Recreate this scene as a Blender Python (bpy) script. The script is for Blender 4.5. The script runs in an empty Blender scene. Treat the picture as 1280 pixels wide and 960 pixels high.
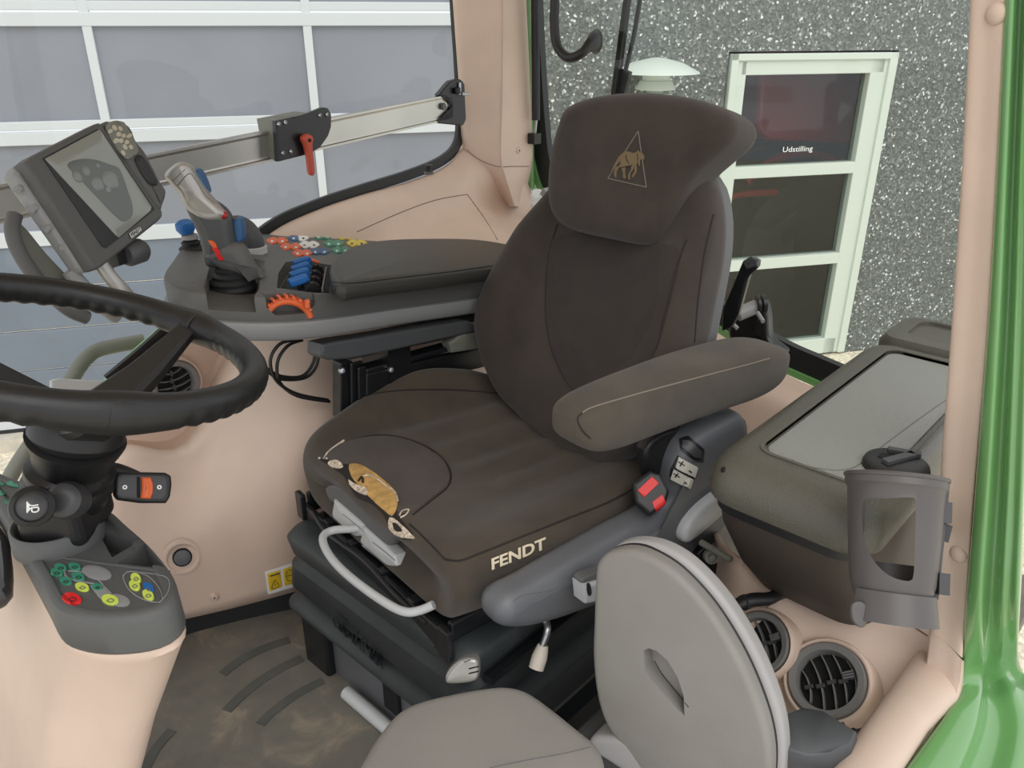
import bpy, bmesh, math, random
from mathutils import Vector, Matrix
from mathutils.bvhtree import BVHTree
from mathutils.geometry import tessellate_polygon
random.seed(7)
SC = bpy.context.scene
COL = SC.collection
R = math.radians

# ---------------------------------------------------------------- camera
F = 1000.0; CAMZ = 1.25; YAW = R(42.7); PITCH = math.atan(455.0 / F)
HD = Vector((math.cos(YAW), math.sin(YAW), 0)); UP = Vector((0, 0, 1))
FWD = HD * math.cos(PITCH) - UP * math.sin(PITCH)
RGT = FWD.cross(UP).normalized(); CUP = RGT.cross(FWD)
CAM = Vector((0, 0, CAMZ))
cd = bpy.data.cameras.new('camera'); cam = bpy.data.objects.new('camera', cd); COL.objects.link(cam)
cd.sensor_width = 36.0; cd.lens = F / 1280.0 * 36.0; cd.clip_start = 0.02; cd.clip_end = 200
m3 = Matrix((RGT, CUP, -FWD)).transposed()
cam.matrix_world = Matrix.Translation(CAM) @ m3.to_4x4()
SC.camera = cam
SC.view_settings.view_transform = 'Standard'; SC.view_settings.look = 'None'
SC.view_settings.gamma = 1.0; SC.view_settings.use_curve_mapping = False
SC.view_settings.exposure = 0.0
# ---------------------------------------------------------------- overcast daylight
w = bpy.data.worlds.new('overcast_sky'); SC.world = w; w.use_nodes = True
nt = w.node_tree; nt.nodes.clear()
wo = nt.nodes.new('ShaderNodeOutputWorld'); wb = nt.nodes.new('ShaderNodeBackground')
tc = nt.nodes.new('ShaderNodeTexCoord'); sp = nt.nodes.new('ShaderNodeSeparateXYZ'); rp = nt.nodes.new('ShaderNodeValToRGB')
nt.links.new(tc.outputs['Generated'], sp.inputs[0]); nt.links.new(sp.outputs['Z'], rp.inputs[0])
rp.color_ramp.elements[0].position = 0.0; rp.color_ramp.elements[0].color = (0.93, 0.95, 1.0, 1)
rp.color_ramp.elements[1].position = 0.6; rp.color_ramp.elements[1].color = (0.98, 0.99, 1.0, 1)
nt.links.new(rp.outputs[0], wb.inputs[0]); wb.inputs[1].default_value = 1.15
nt.links.new(wb.outputs[0], wo.inputs[0])
sd = bpy.data.lights.new('hazy_sun', 'SUN'); sd.energy = 1.3; sd.angle = R(50); sd.color = (1.0, 0.98, 0.95)
so = bpy.data.objects.new('hazy_sun', sd); COL.objects.link(so)
so.rotation_euler = Vector((0.45, 0.65, -1.0)).to_track_quat('-Z', 'Y').to_euler()
so.location = (-3, -4, 6)

# ---------------------------------------------------------------- rays from the photo's viewpoint
def ray(px, py): return (FWD + RGT * ((px - 640) / F) - CUP * ((py - 480) / F))
def X(px, py, x): d = ray(px, py); return CAM + d * (x / d.x)
def Y(px, py, y): d = ray(px, py); return CAM + d * (y / d.y)
def Z(px, py, z): d = ray(px, py); return CAM + d * ((z - CAMZ) / d.z)
def PL(px, py, P, n): d = ray(px, py); return CAM + d * ((P - CAM).dot(n) / d.dot(n))
def V(*a): return Vector(a)
EB = V(.991, -.13, 0).normalized(); EW = V(.13, .991, 0).normalized(); SO = V(.70, 1.0, 0)
def S(s, w_, z): return SO + EB * s + EW * w_ + UP * z

# ---------------------------------------------------------------- materials
def lin(c): return tuple(((v / 255) / 12.92 if v / 255 <= .04045 else ((v / 255 + .055) / 1.055) ** 2.4) for v in c)
MATS = {}
def mat(name, c, rough=.5, metal=0, noise=0, nscale=40, bump=0, bscale=200, spec=.5, c2=None, coat=0, sheen=0, detail=3):
    if name in MATS: return MATS[name]
    m = bpy.data.materials.new(name); m.use_nodes = True; n = m.node_tree; b = n.nodes['Principled BSDF']
    col = lin(c) + (1,); b.inputs['Base Color'].default_value = col
    b.inputs['Roughness'].default_value = rough; b.inputs['Metallic'].default_value = metal
    b.inputs['Specular IOR Level'].default_value = spec
    if coat: b.inputs['Coat Weight'].default_value = coat; b.inputs['Coat Roughness'].default_value = .08
    if sheen: b.inputs['Sheen Weight'].default_value = sheen; b.inputs['Sheen Roughness'].default_value = .5
    t = n.nodes.new('ShaderNodeTexCoord')
    if noise or c2:
        q = n.nodes.new('ShaderNodeTexNoise'); q.inputs['Scale'].default_value = nscale; q.inputs['Detail'].default_value = detail
        n.links.new(t.outputs['Object'], q.inputs['Vector'])
        r = n.nodes.new('ShaderNodeValToRGB'); r.color_ramp.elements[0].position = .3; r.color_ramp.elements[1].position = .7
        a = c2 if c2 else tuple(min(255, v * (1 + noise)) for v in c); lo = c if c2 else tuple(v * (1 - noise) for v in c)
        r.color_ramp.elements[0].color = lin(lo) + (1,); r.color_ramp.elements[1].color = lin(a) + (1,)
        n.links.new(q.outputs['Fac'], r.inputs[0]); n.links.new(r.outputs[0], b.inputs['Base Color'])
    if bump:
        q2 = n.nodes.new('ShaderNodeTexNoise'); q2.inputs['Scale'].default_value = bscale; q2.inputs['Detail'].default_value = 2
        n.links.new(t.outputs['Object'], q2.inputs['Vector'])
        bp = n.nodes.new('ShaderNodeBump'); bp.inputs['Strength'].default_value = bump; bp.inputs['Distance'].default_value = .002
        n.links.new(q2.outputs['Fac'], bp.inputs['Height']); n.links.new(bp.outputs[0], b.inputs['Normal'])
    MATS[name] = m; return m
BEIGE = mat('beige_plastic', (215, 192, 175), .5, noise=.02, nscale=8, bump=.15, bscale=500)
BEIGED = mat('beige_seam', (120, 95, 82), .8)
FABSH = mat('seat_fabric_shaded', (61, 53, 47), .95, noise=.10, nscale=14, bump=.5, bscale=900, sheen=.2)  # cushion cloth in a darker colour, for the shade on backrest and headrest
FAB = mat('seat_fabric', (72, 63, 53), .95, noise=.10, nscale=14, bump=.5, bscale=900, sheen=.2)
FABD = mat('seat_fabric_centre', (52, 45, 41), .95, noise=.07, nscale=20, bump=.5, bscale=700, sheen=.15)
FABW = mat('seat_fabric_worn', (84, 77, 73), .85, noise=.08, nscale=12, bump=.2, bscale=700, sheen=.1)
FABA = mat('armrest_fabric', (76, 69, 60), .95, noise=.10, nscale=12, bump=.5, bscale=900, sheen=.12)
SEAM = mat('seam_thread', (42, 37, 34), .9)
SEAML = mat('seam_thread_light', (125, 115, 103), .9)
FOAM = mat('foam', (196, 158, 96), .95, noise=.12, nscale=60, bump=1, bscale=300)
BACKING = mat('torn_backing', (205, 190, 172), .9, noise=.2, nscale=200)
GREY = mat('grey_plastic', (98, 98, 98), .5, bump=.25, bscale=900)
GREYS = mat('seat_shell_plastic', (100, 102, 106), .42, bump=.15, bscale=900)
GREYC = mat('console_plastic', (96, 96, 94), .5, bump=.2, bscale=900)
GREYT = mat('console_trim_plastic', (142, 143, 143), .42)
GREYL = mat('light_grey_plastic', (196, 199, 200), .4)
JUMP = mat('jump_seat_plastic', (136, 133, 128), .55, noise=.04, nscale=6, bump=.2, bscale=500)
JUMPE = mat('jump_seat_shell', (165, 163, 162), .45)
BLK = mat('black_plastic', (32, 32, 33), .42)
BLKM = mat('black_metal', (22, 24, 27), .35, spec=.6)
RUB = mat('black_rubber', (38, 40, 42), .6)
BELL = mat('bellows_rubber', (47, 52, 54), .5, noise=.08, nscale=20)
LEA = mat('black_leather', (58, 58, 55), .42, bump=.3, bscale=500)
WHEELM = mat('wheel_rubber', (31, 32, 33), .38, bump=.12, bscale=500)
ALU = mat('aluminium', (190, 188, 182), .35, .9, noise=.05, nscale=4)
ALUD = mat('aluminium_face', (165, 162, 152), .42, .75, noise=.08, nscale=30)
STEEL = mat('steel', (185, 188, 192), .3, .9)
SILV = mat('silver_plastic', (178, 176, 172), .35, .5)
ORG = mat('orange_plastic', (226, 106, 58), .45)
ORGR = mat('orange_red_plastic', (196, 82, 58), .45)
RED = mat('red_plastic', (225, 40, 40), .4)
REDD = mat('dark_red_plastic', (170, 30, 34), .45)
BLUE = mat('blue_plastic', (36, 104, 176), .4)
BLUED = mat('muted_blue_plastic', (52, 96, 140), .45)
GRNB = mat('green_button', (58, 140, 112), .45)
YELB = mat('yellow_button', (222, 204, 82), .45)
LIME = mat('lime_button', (205, 222, 92), .45)
WHT = mat('white_print', (236, 236, 234), .5)
GRN = mat('green_paint', (108, 158, 96), .25, coat=.8)
GRND = mat('green_paint_dark', (60, 112, 58), .4)
LGRN = mat('pale_green_paint', (150, 190, 135), .4)
TUBEG = mat('grey_tube_paint', (120, 122, 112), .5)
LID = mat('lid_plastic', (88, 86, 77), .30, bump=.6, bscale=420)
LIDSHEEN = mat('lid_plastic_sky_sheen', (138, 140, 134), .34, bump=.6, bscale=420)  # lid plastic with the sky's reflection lightened into its colour
BOXB = mat('box_body_plastic', (72, 64, 58), .6, bump=.3, bscale=500)
CUPM = mat('cup_holder_plastic', (86, 82, 81), .4)
DARK = mat('dark_void', (14, 14, 15), .8)
YEL = mat('label_yellow', (228, 192, 40), .5)
PAPER = mat('white_paper', (225, 230, 228), .7, noise=.05, nscale=50)
WFR = mat('window_frame_paint', (204, 213, 203), .45)
GDW = mat('garage_frame_white', (204, 208, 212), .45)
GDP = mat('garage_pane', (134, 137, 147), .35, noise=.04, nscale=1.2)
GDS = mat('garage_slat', (118, 127, 141), .5, noise=.03, nscale=2)
GROUND = mat('pale_gravel', (222, 212, 190), .95, noise=.15, nscale=30, bump=.5, bscale=60)
DASHT = mat('dash_plastic', (88, 89, 88), .5, bump=.3, bscale=900)
HORNG = mat('stalk_grey', (62, 62, 64), .4)
SCR = mat('screen_glass', (138, 142, 135), .12, spec=.8)
SCR2 = mat('screen_dark_area', (98, 104, 100), .15)
SCR3 = mat('screen_light_blob', (128, 134, 132), .15)
CREAM = mat('cream_knob', (215, 205, 190), .5)
DARKBOX = mat('dark_grey_cover', (74, 76, 78), .45, bump=.15, bscale=800)
CONCRETE = mat('concrete', (196, 190, 176), .9, noise=.06, nscale=9)

def pebble():
    m = bpy.data.materials.new('pebble_dash'); m.use_nodes = True; n = m.node_tree; b = n.nodes['Principled BSDF']
    t = n.nodes.new('ShaderNodeTexCoord'); v = n.nodes.new('ShaderNodeTexVoronoi'); v.inputs['Scale'].default_value = 62
    n.links.new(t.outputs['Object'], v.inputs['Vector'])
    s = n.nodes.new('ShaderNodeSeparateColor'); n.links.new(v.outputs['Color'], s.inputs[0])
    r = n.nodes.new('ShaderNodeValToRGB'); e = r.color_ramp.elements
    e[0].position = 0; e[0].color = lin((86, 90, 87)) + (1,); e[1].position = 1; e[1].color = lin((232, 236, 232)) + (1,)
    for p, c in ((.4, (100, 105, 102)), (.75, (114, 119, 115)), (.93, (138, 143, 139)), (.975, (200, 205, 202))):
        k = e.new(p); k.color = lin(c) + (1,)
    n.links.new(s.outputs[0], r.inputs[0]); n.links.new(r.outputs[0], b.inputs['Base Color'])
    b.inputs['Roughness'].default_value = .7
    bp = n.nodes.new('ShaderNodeBump'); bp.inputs['Strength'].default_value = .6; bp.inputs['Distance'].default_value = .01
    n.links.new(v.outputs['Distance'], bp.inputs['Height']); n.links.new(bp.outputs[0], b.inputs['Normal'])
    return m
PEB = pebble()
def glassm(name, refl, tint=(255, 255, 255)):
    m = bpy.data.materials.new(name); m.use_nodes = True; n = m.node_tree; n.nodes.clear()
    o = n.nodes.new('ShaderNodeOutputMaterial'); mx = n.nodes.new('ShaderNodeMixShader')
    tr = n.nodes.new('ShaderNodeBsdfTransparent'); tr.inputs[0].default_value = lin(tint) + (1,)
    g = n.nodes.new('ShaderNodeBsdfGlossy'); g.inputs['Roughness'].default_value = .02
    mx.inputs[0].default_value = refl
    n.links.new(tr.outputs[0], mx.inputs[1]); n.links.new(g.outputs[0], mx.inputs[2]); n.links.new(mx.outputs[0], o.inputs[0])
    return m
GLASS = glassm('cab_glass', .03, (250, 253, 250)); WGLASS = glassm('building_glass', .05, (225, 230, 228))
def floorm():
    m = bpy.data.materials.new('rubber_floor_mat'); m.use_nodes = True; n = m.node_tree; b = n.nodes['Principled BSDF']
    t = n.nodes.new('ShaderNodeTexCoord')
    q = n.nodes.new('ShaderNodeTexNoise'); q.inputs['Scale'].default_value = 9; q.inputs['Detail'].default_value = 8; q.inputs['Roughness'].default_value = .65
    q.inputs['Distortion'].default_value = .5
    n.links.new(t.outputs['Object'], q.inputs['Vector'])
    r = n.nodes.new('ShaderNodeValToRGB'); e = r.color_ramp.elements
    e[0].position = .28; e[0].color = lin((98, 97, 91)) + (1,); e[1].position = .75; e[1].color = lin((158, 144, 126)) + (1,)
    k = e.new(.55); k.color = lin((116, 112, 103)) + (1,)
    n.links.new(q.outputs['Fac'], r.inputs[0])
    n.links.new(r.outputs[0], b.inputs['Base Color']); b.inputs['Roughness'].default_value = .6
    bp = n.nodes.new('ShaderNodeBump'); bp.inputs['Strength'].default_value = .4; bp.inputs['Distance'].default_value = .004
    n.links.new(q.outputs['Fac'], bp.inputs['Height']); n.links.new(bp.outputs[0], b.inputs['Normal'])
    return m
FLOORM = floorm()

# ---------------------------------------------------------------- object helpers
def thing(name, label, cat, loc, group=None):
    o = bpy.data.objects.new(name, None); COL.objects.link(o); o.location = loc; o.empty_display_size = .05
    o['label'] = label; o['category'] = cat
    if group: o['group'] = group
    return o
def tag(o, label, cat, group=None):
    o['label'] = label; o['category'] = cat
    if group: o['group'] = group
    return o
def wloc(o):
    v = Vector(o.location)
    while o.parent: o = o.parent; v += Vector(o.location)
    return v
def obj(name, bm, m, parent=None, smooth=True, label=None, kind=None, sharp=40):
    bmesh.ops.recalc_face_normals(bm, faces=bm.faces[:])
    if parent is not None: org = wloc(parent)
    elif bm.verts:
        c = sum((v.co for v in bm.verts), Vector()) / len(bm.verts); zmin = min(v.co.z for v in bm.verts)
        org = V(c.x, c.y, zmin)
    else: org = V(0, 0, 0)
    for v in bm.verts: v.co -= org
    me = bpy.data.meshes.new(name); bm.to_mesh(me); bm.free()
    for p in me.polygons: p.use_smooth = smooth
    if smooth:
        try: me.set_sharp_from_angle(angle=R(sharp))
        except Exception: pass
    if m: me.materials.append(m)
    o = bpy.data.objects.new(name, me); COL.objects.link(o)
    if parent is not None: o.parent = parent
    else: o.location = org
    if label: o['label'] = label
    if kind: o['kind'] = kind
    return o
def struct(name, bm, m, smooth=True, sharp=40): return obj(name, bm, m, None, smooth, kind='structure', sharp=sharp)
def bake(o):
    dg = bpy.context.evaluated_depsgraph_get(); dg.update()
    me = bpy.data.meshes.new_from_object(o.evaluated_get(dg), depsgraph=dg)
    o.modifiers.clear(); old = o.data; o.data = me; bpy.data.meshes.remove(old); return o
def bev(o, wd=.004, seg=3, ang=35):
    m = o.modifiers.new('bevel', 'BEVEL'); m.width = wd; m.segments = seg; m.limit_method = 'ANGLE'; m.angle_limit = R(ang)
    return o
def cut(o, bm):
    """cut a recess out of o, then forget the cutter"""
    bmesh.ops.recalc_face_normals(bm, faces=bm.faces[:])
    org = wloc(o)
    for v in bm.verts: v.co -= org
    me = bpy.data.meshes.new('cutter'); bm.to_mesh(me); bm.free()
    c = bpy.data.objects.new('cutter', me); COL.objects.link(c); c.location = org
    md = o.modifiers.new('cut', 'BOOLEAN'); md.object = c; md.operation = 'DIFFERENCE'; md.solver = 'EXACT'
    bake(o); bpy.data.objects.remove(c); bpy.data.meshes.remove(me)
    try: o.data.set_sharp_from_angle(angle=R(35))
    except Exception: pass
    return o
def cr(p0, p1, p2, p3, t):
    return .5 * ((2 * p1) + (p2 - p0) * t + (2 * p0 - 5 * p1 + 4 * p2 - p3) * t * t + (3 * p1 - p0 - 3 * p2 + p3) * t ** 3)
def spline(pts, n=6, closed=False):
    out = []; L = len(pts)
    for i in range(L if closed else L - 1):
        if closed: a, b, c, d = pts[(i - 1) % L], pts[i], pts[(i + 1) % L], pts[(i + 2) % L]
        else: a, b, c, d = pts[max(i - 1, 0)], pts[i], pts[i + 1], pts[min(i + 2, L - 1)]
        for k in range(n): out.append(cr(a, b, c, d, k / n))
    if not closed: out.append(pts[-1])
    return out
def resample(pts, n, closed=True):
    P = list(pts) + ([pts[0]] if closed else [])
    d = [0]
    for i in range(1, len(P)): d.append(d[-1] + (P[i] - P[i - 1]).length)
    out = []; m = n if closed else n - 1; j = 0
    for k in range(n):
        t = d[-1] * k / m
        while j < len(d) - 2 and d[j + 1] < t: j += 1
        s = (t - d[j]) / max(d[j + 1] - d[j], 1e-9); out.append(P[j].lerp(P[j + 1], min(max(s, 0), 1)))
    return out
def grid(rows, n=4, closed_v=False):
    """smooth sheet through rows of control points"""
    A = [spline(r, n, closed_v) for r in rows]; cols = list(zip(*A)); B = [spline(list(c), n) for c in cols]
    return [[B[j][i] for j in range(len(B))] for i in range(len(B[0]))]
def gridbm(G, closed=False, bm=None):
    bm = bm or bmesh.new(); vs = [[bm.verts.new(p) for p in r] for r in G]
    for i in range(len(vs) - 1):
        L = len(vs[i])
        for j in range(L if closed else L - 1):
            k = (j + 1) % L
            try: bm.faces.new((vs[i][j], vs[i][k], vs[i + 1][k], vs[i + 1][j]))
            except ValueError: pass
    return bm, vs
def loft(rings, cap=True, bm=None):
    bm, vs = gridbm(rings, True, bm)
    if cap:
        for r in (vs[0], vs[-1]):
            if len(set(tuple(round(c, 6) for c in v.co) for v in r)) > 2:
                try: bm.faces.new(r)
                except ValueError: pass
    return bm
def thick(G, off):
    """closed slab: the sheet G and the same sheet moved by off"""
    bm, a = gridbm(G); _, b = gridbm([[p + off for p in r] for r in G], bm=bm)
    h, w_ = len(a), len(a[0])
    for j in range(w_ - 1):
        bm.faces.new((a[0][j], a[0][j + 1], b[0][j + 1], b[0][j])); bm.faces.new((a[-1][j], a[-1][j + 1], b[-1][j + 1], b[-1][j]))
    for i in range(h - 1):
        bm.faces.new((a[i][0], a[i + 1][0], b[i + 1][0], b[i][0])); bm.faces.new((a[i][-1], a[i + 1][-1], b[i + 1][-1], b[i][-1]))
    return bm
def frame_of(d):
    d = d.normalized(); a = UP if abs(d.z) < .9 else V(1, 0, 0); u = d.cross(a).normalized(); return u, d.cross(u).normalized()
def tube(pts, r, n=12, smooth_n=6, bm=None, closed=False):
    P = spline([Vector(p) for p in pts], smooth_n, closed) if smooth_n and len(pts) > 2 else [Vector(p) for p in pts]
    L = len(P)
    if isinstance(r, (int, float)): rr = [r] * L
    else: rr = [r[min(int(i / (L - 1) * (len(r) - 1)), len(r) - 2)] * (1 - (i / (L - 1) * (len(r) - 1)) % 1 if i < L - 1 else 0) + r[min(int(i / (L - 1) * (len(r) - 1)) + 1, len(r) - 1)] * ((i / (L - 1) * (len(r) - 1)) % 1 if i < L - 1 else 1) for i in range(L)]
    u = None; rings = []
    for i in range(L):
        if closed: t = P[(i + 1) % L] - P[i - 1]
        else: t = P[min(i + 1, L - 1)] - P[max(i - 1, 0)]
        if t.length < 1e-9: t = UP.copy()
        t.normalize()
        if u is None: u, _ = frame_of(t)
        u = (u - t * u.dot(t)).normalized(); v = t.cross(u)
        rings.append([P[i] + (u * math.cos(2 * math.pi * k / n) + v * math.sin(2 * math.pi * k / n)) * rr[i] for k in range(n)])
    if closed: rings.append(rings[0]); return loft(rings, False, bm)
    return loft(rings, True, bm)
def bar(a, b, wd, ht, up=UP, bm=None):
    """rectangular bar from a to b"""
    d = (b - a).normalized(); s = d.cross(up).normalized(); u = s.cross(d).normalized()
    rg = [[p + s * x * wd / 2 + u * y * ht / 2 for x, y in ((-1, -1), (1, -1), (1, 1), (-1, 1))] for p in (a, b)]
    return loft(rg, True, bm)
def boxf(c, ax, ay, az, bm=None):
    """box by centre and three half-axis vectors"""
    return loft([[c + az * k + ax * x + ay * y for x, y in ((-1, -1), (1, -1), (1, 1), (-1, 1))] for k in (-1, 1)], True, bm)
def lathe(prof, org, ax, n=32, bm=None, cap=True):
    u, v = frame_of(ax); ax = ax.normalized()
    return loft([[org + ax * h + (u * math.cos(2 * math.pi * k / n) + v * math.sin(2 * math.pi * k / n)) * max(r, 1e-5) for k in range(n)] for r, h in prof], cap, bm)
def prism(poly, off, bm=None): return loft([list(poly), [p + off for p in poly]], True, bm)
def pillow(poly, nrm, depth, edge=.02, bulge=0, n=64, closed_spline=True, back=None, hfun=None, steps=6, bulgeb=0):
    """puffy body: outline poly (mid plane), front face towards nrm; hfun(p, s) adds height to the front"""
    nrm = nrm.normalized(); P = spline(poly, 6, True) if closed_spline else list(poly)
    P = resample(P, n); c = sum(P, Vector()) / n; d = depth / 2; e = min(edge, d)
    area = sum(((P[i] - c).cross(P[(i + 1) % n] - c)).dot(nrm) for i in range(n)); sg = 1 if area > 0 else -1
    N = []
    for i in range(n):
        t = (P[(i + 1) % n] - P[i - 1]).normalized(); q = t.cross(nrm) * -sg; N.append(q.normalized())
    N = [(N[i - 1] + N[i] * 2 + N[(i + 1) % n]).normalized() for i in range(n)]
    rings = []
    def ring(ins, h, s, front):
        out = []
        for i in range(n):
            p = P[i] + N[i] * ins; p = c + (p - c) * s; x = h
            if front: x += bulge * (1 - s * s) + (hfun(p, s) if hfun else 0)
            else: x -= bulgeb * (1 - s * s)
            out.append(p + nrm * x)
        return out
    inner = (1, .93, .85, .72, .56, .4, .25, .12, .001)
    for s in reversed(inner): rings.append(ring(e, -d, s, False))
    for k in range(steps - 1, -1, -1):
        a = math.pi / 2 * k / steps; rings.append(ring(e * (1 - math.cos(a)), -(d - e) - e * math.sin(a), 1, False))
    for k in range(0, steps):
        a = math.pi / 2 * k / steps; rings.append(ring(e * (1 - math.cos(a)), (d - e) + e * math.sin(a), 1, True))
    for s in inner: rings.append(ring(e, d, s, True))
    return loft(rings, True)
class Surf:
    def __init__(self, *objs):
        self.t = []
        for o in objs:
            org = wloc(o); me = o.data
            self.t.append(BVHTree.FromPolygons([v.co + org for v in me.vertices], [tuple(p.vertices) for p in me.polygons]))
    def hit(self, px, py):
        d = ray(px, py).normalized(); best = None
        for t in self.t:
            l, n, i, ds = t.ray_cast(CAM, d)
            if l is not None and (best is None or ds < best[2]): best = (l, n if n.dot(d) < 0 else -n, ds)
        return best
def nearest_hits(sf, pts):
    H = [sf.hit(*p) for p in pts]; good = [h for h in H if h]
    if not good: return None
    av = sum((h[0] for h in good), Vector()) / len(good); nn = sum((h[1] for h in good), Vector()).normalized()
    return [h if h else (PL(p[0], p[1], av, nn), nn, 0) for h, p in zip(H, pts)]
def patch(sf, pts, m, name, parent, h=.0012, k=5, smooth_out=True, n=28, label=None, base=.0004):
    """thin plate that follows the surface under an outline"""
    P = [V(a, b, 0) for a, b in pts]; P = resample(spline(P, 5, True) if smooth_out else P, n); c = sum(P, Vector()) / n
    rings = []
    for s, hh in [(1, -.001), (1, base + h * .7), (.96, base + h)] + [(.96 * (1 - i / k), base + h) for i in range(1, k)] + [(.01, base + h)]:
        q = [c + (p - c) * s for p in P]; H = nearest_hits(sf, [(a.x, a.y) for a in q])
        if H is None: return None
        rings.append([x[0] + x[1] * hh for x in H])
    bm = loft(rings, True); return obj(name, bm, m, parent, label=label)
def seam(sf, pts, r, m, name, parent, dy=0, n=5):
    P = spline([V(a, b, 0) for a, b in pts], n) if len(pts) > 2 else [V(pts[0][0], pts[0][1], 0).lerp(V(pts[1][0], pts[1][1], 0), i / 8) for i in range(9)]
    H = [sf.hit(p.x, p.y) for p in P]; H = [h for h in H if h]
    if len(H) < 2: return None
    return obj(name, tube([h[0] + h[1] * dy for h in H], r, 6, 0), m, parent)
def textmesh(txt, shear=0, bold=0):
    c = bpy.data.curves.new('txt', 'FONT'); c.body = txt; c.shear = shear; c.offset = bold; c.resolution_u = 3
    o = bpy.data.objects.new('txt', c); COL.objects.link(o); dg = bpy.context.evaluated_depsgraph_get(); dg.update()
    me = bpy.data.meshes.new_from_object(o.evaluated_get(dg)); bpy.data.objects.remove(o); bpy.data.curves.remove(c)
    bm = bmesh.new(); bm.from_mesh(me); bpy.data.meshes.remove(me)
    xs = [v.co.x for v in bm.verts]; ys = [v.co.y for v in bm.verts]; x0, x1, y0, y1 = min(xs), max(xs), min(ys), max(ys)
    for v in bm.verts: v.co = V((v.co.x - x0) / (x1 - x0), (v.co.y - y0) / (y1 - y0), 0)
    return bm
def bil(q, u, v):  # q: TL, TR, BR, BL
    a = [q[0][i] * (1 - u) + q[1][i] * u for i in range(2)]; b = [q[3][i] * (1 - u) + q[2][i] * u for i in range(2)]
    return a[0] * v + b[0] * (1 - v), a[1] * v + b[1] * (1 - v)
def text_on(sf, txt, quad, m, name, parent, off=.0012, shear=0, bold=0, label=None):
    bm = textmesh(txt, shear, bold)
    av = None
    for v in bm.verts:
        px, py = bil(quad, v.co.x, v.co.y); h = sf.hit(px, py)
        if h: v.co = h[0] + h[1] * off; av = h
        elif av: v.co = PL(px, py, av[0], av[1])
    r = bmesh.ops.extrude_face_region(bm, geom=bm.faces[:])
    for e in r['geom']:
        if isinstance(e, bmesh.types.BMVert):
            e.co -= (e.co - CAM).normalized() * .0008
    return obj(name, bm, m, parent, smooth=False, label=label)
def ell(cx, cy, a, b, rot=0, n=16):
    r = R(rot); return [(cx + a * math.cos(t) * math.cos(r) - b * math.sin(t) * math.sin(r), cy + a * math.cos(t) * math.sin(r) + b * math.sin(t) * math.cos(r)) for t in [2 * math.pi * k / n for k in range(n)]]

# ================================================================ OUTSIDE: yard, facade, garage door, glazed door, lamp
FA = R(-32.5); FD = V(math.cos(FA), math.sin(FA), 0); FN = V(-FD.y, FD.x, 0); FC = 5.951
def W(d, z, o=0): return FD * d + FN * (FC - o) + UP * z
def fbox(d0, d1, z0, z1, o0, o1, bm=None):
    return boxf(W((d0 + d1) / 2, (z0 + z1) / 2, (o0 + o1) / 2), FD * (d1 - d0) / 2, -FN * abs(o1 - o0) / 2, UP * (z1 - z0) / 2, bm)
GZ = -1.6
bm = bmesh.new(); vs = [bm.verts.new((x, y, GZ)) for x, y in ((-9, -9), (14, -9), (14, 14), (-9, 14))]; bm.faces.new(vs)
struct('ground', bm, GROUND, False)
bm = fbox(1.32, 3.28, GZ, 4.2, -.3, 0); fbox(4.80, 11, GZ, 4.2, -.3, 0, bm); fbox(3.28, 4.80, 1.03, 4.2, -.3, 0, bm); fbox(-6, 1.32, 3.4, 4.2, -.3, 0, bm)
struct('wall_facade', bm, PEB, False)
# sectional garage door
gd = bpy.data.objects.new('door_1', None); COL.objects.link(gd); gd.location = W(-1.2, GZ, 0); gd['kind'] = 'structure'
PIT = .70; Z0 = -.14
bm = bmesh.new()
for k in range(0, 6):
    z = Z0 + PIT * k
    if k == 0: fbox(-5.5, 1.3, z, z + .10, -.02, .02, bm)
    else: fbox(-5.5, 1.3, z - .045, z + .035, -.02, .02, bm); fbox(-5.5, 1.3, z + .045, z + .10, -.02, .012, bm)
    for j in range(-4, 1):
        d = .17 + 1.335 * j
        if k < 5: fbox(d - .028, d + .028, z + .03, z + PIT - .02, -.02, .016, bm)
fr = obj('door_frame', bm, GDW, gd, False); bev(fr, .004, 2)
for k in range(0, 5):
    for j in range(-4, 2):
        d0 = .17 + 1.335 * (j - 1) + .03; d1 = min(.17 + 1.335 * j - .03, 1.25)
        z = Z0 + PIT * k
        obj('pane', fbox(d0 - .02, d1 + .02, z + .06, z + PIT - .03, -.03, -.012), GDP, gd, False)
for k in range(5):
    z1 = Z0 - .30 * k; z0 = max(z1 - .292, -1.40)
    if z1 - z0 < .05: continue
    o = obj('slat', fbox(-5.5, 1.3, z0, z1, -.03, 0), GDS, gd, False); bev(o, .008, 2)
obj('bottom_rail', fbox(-5.5, 1.3, -1.47, -1.41, -.03, .01), GDW, gd, False)
obj('rubber_seal', fbox(-5.5, 1.3, -1.50, -1.47, -.03, .012), RUB, gd, False)
struct('trim_threshold', fbox(-5.5, 1.32, GZ, -1.50, -.2, .12), CONCRETE, False)
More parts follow.
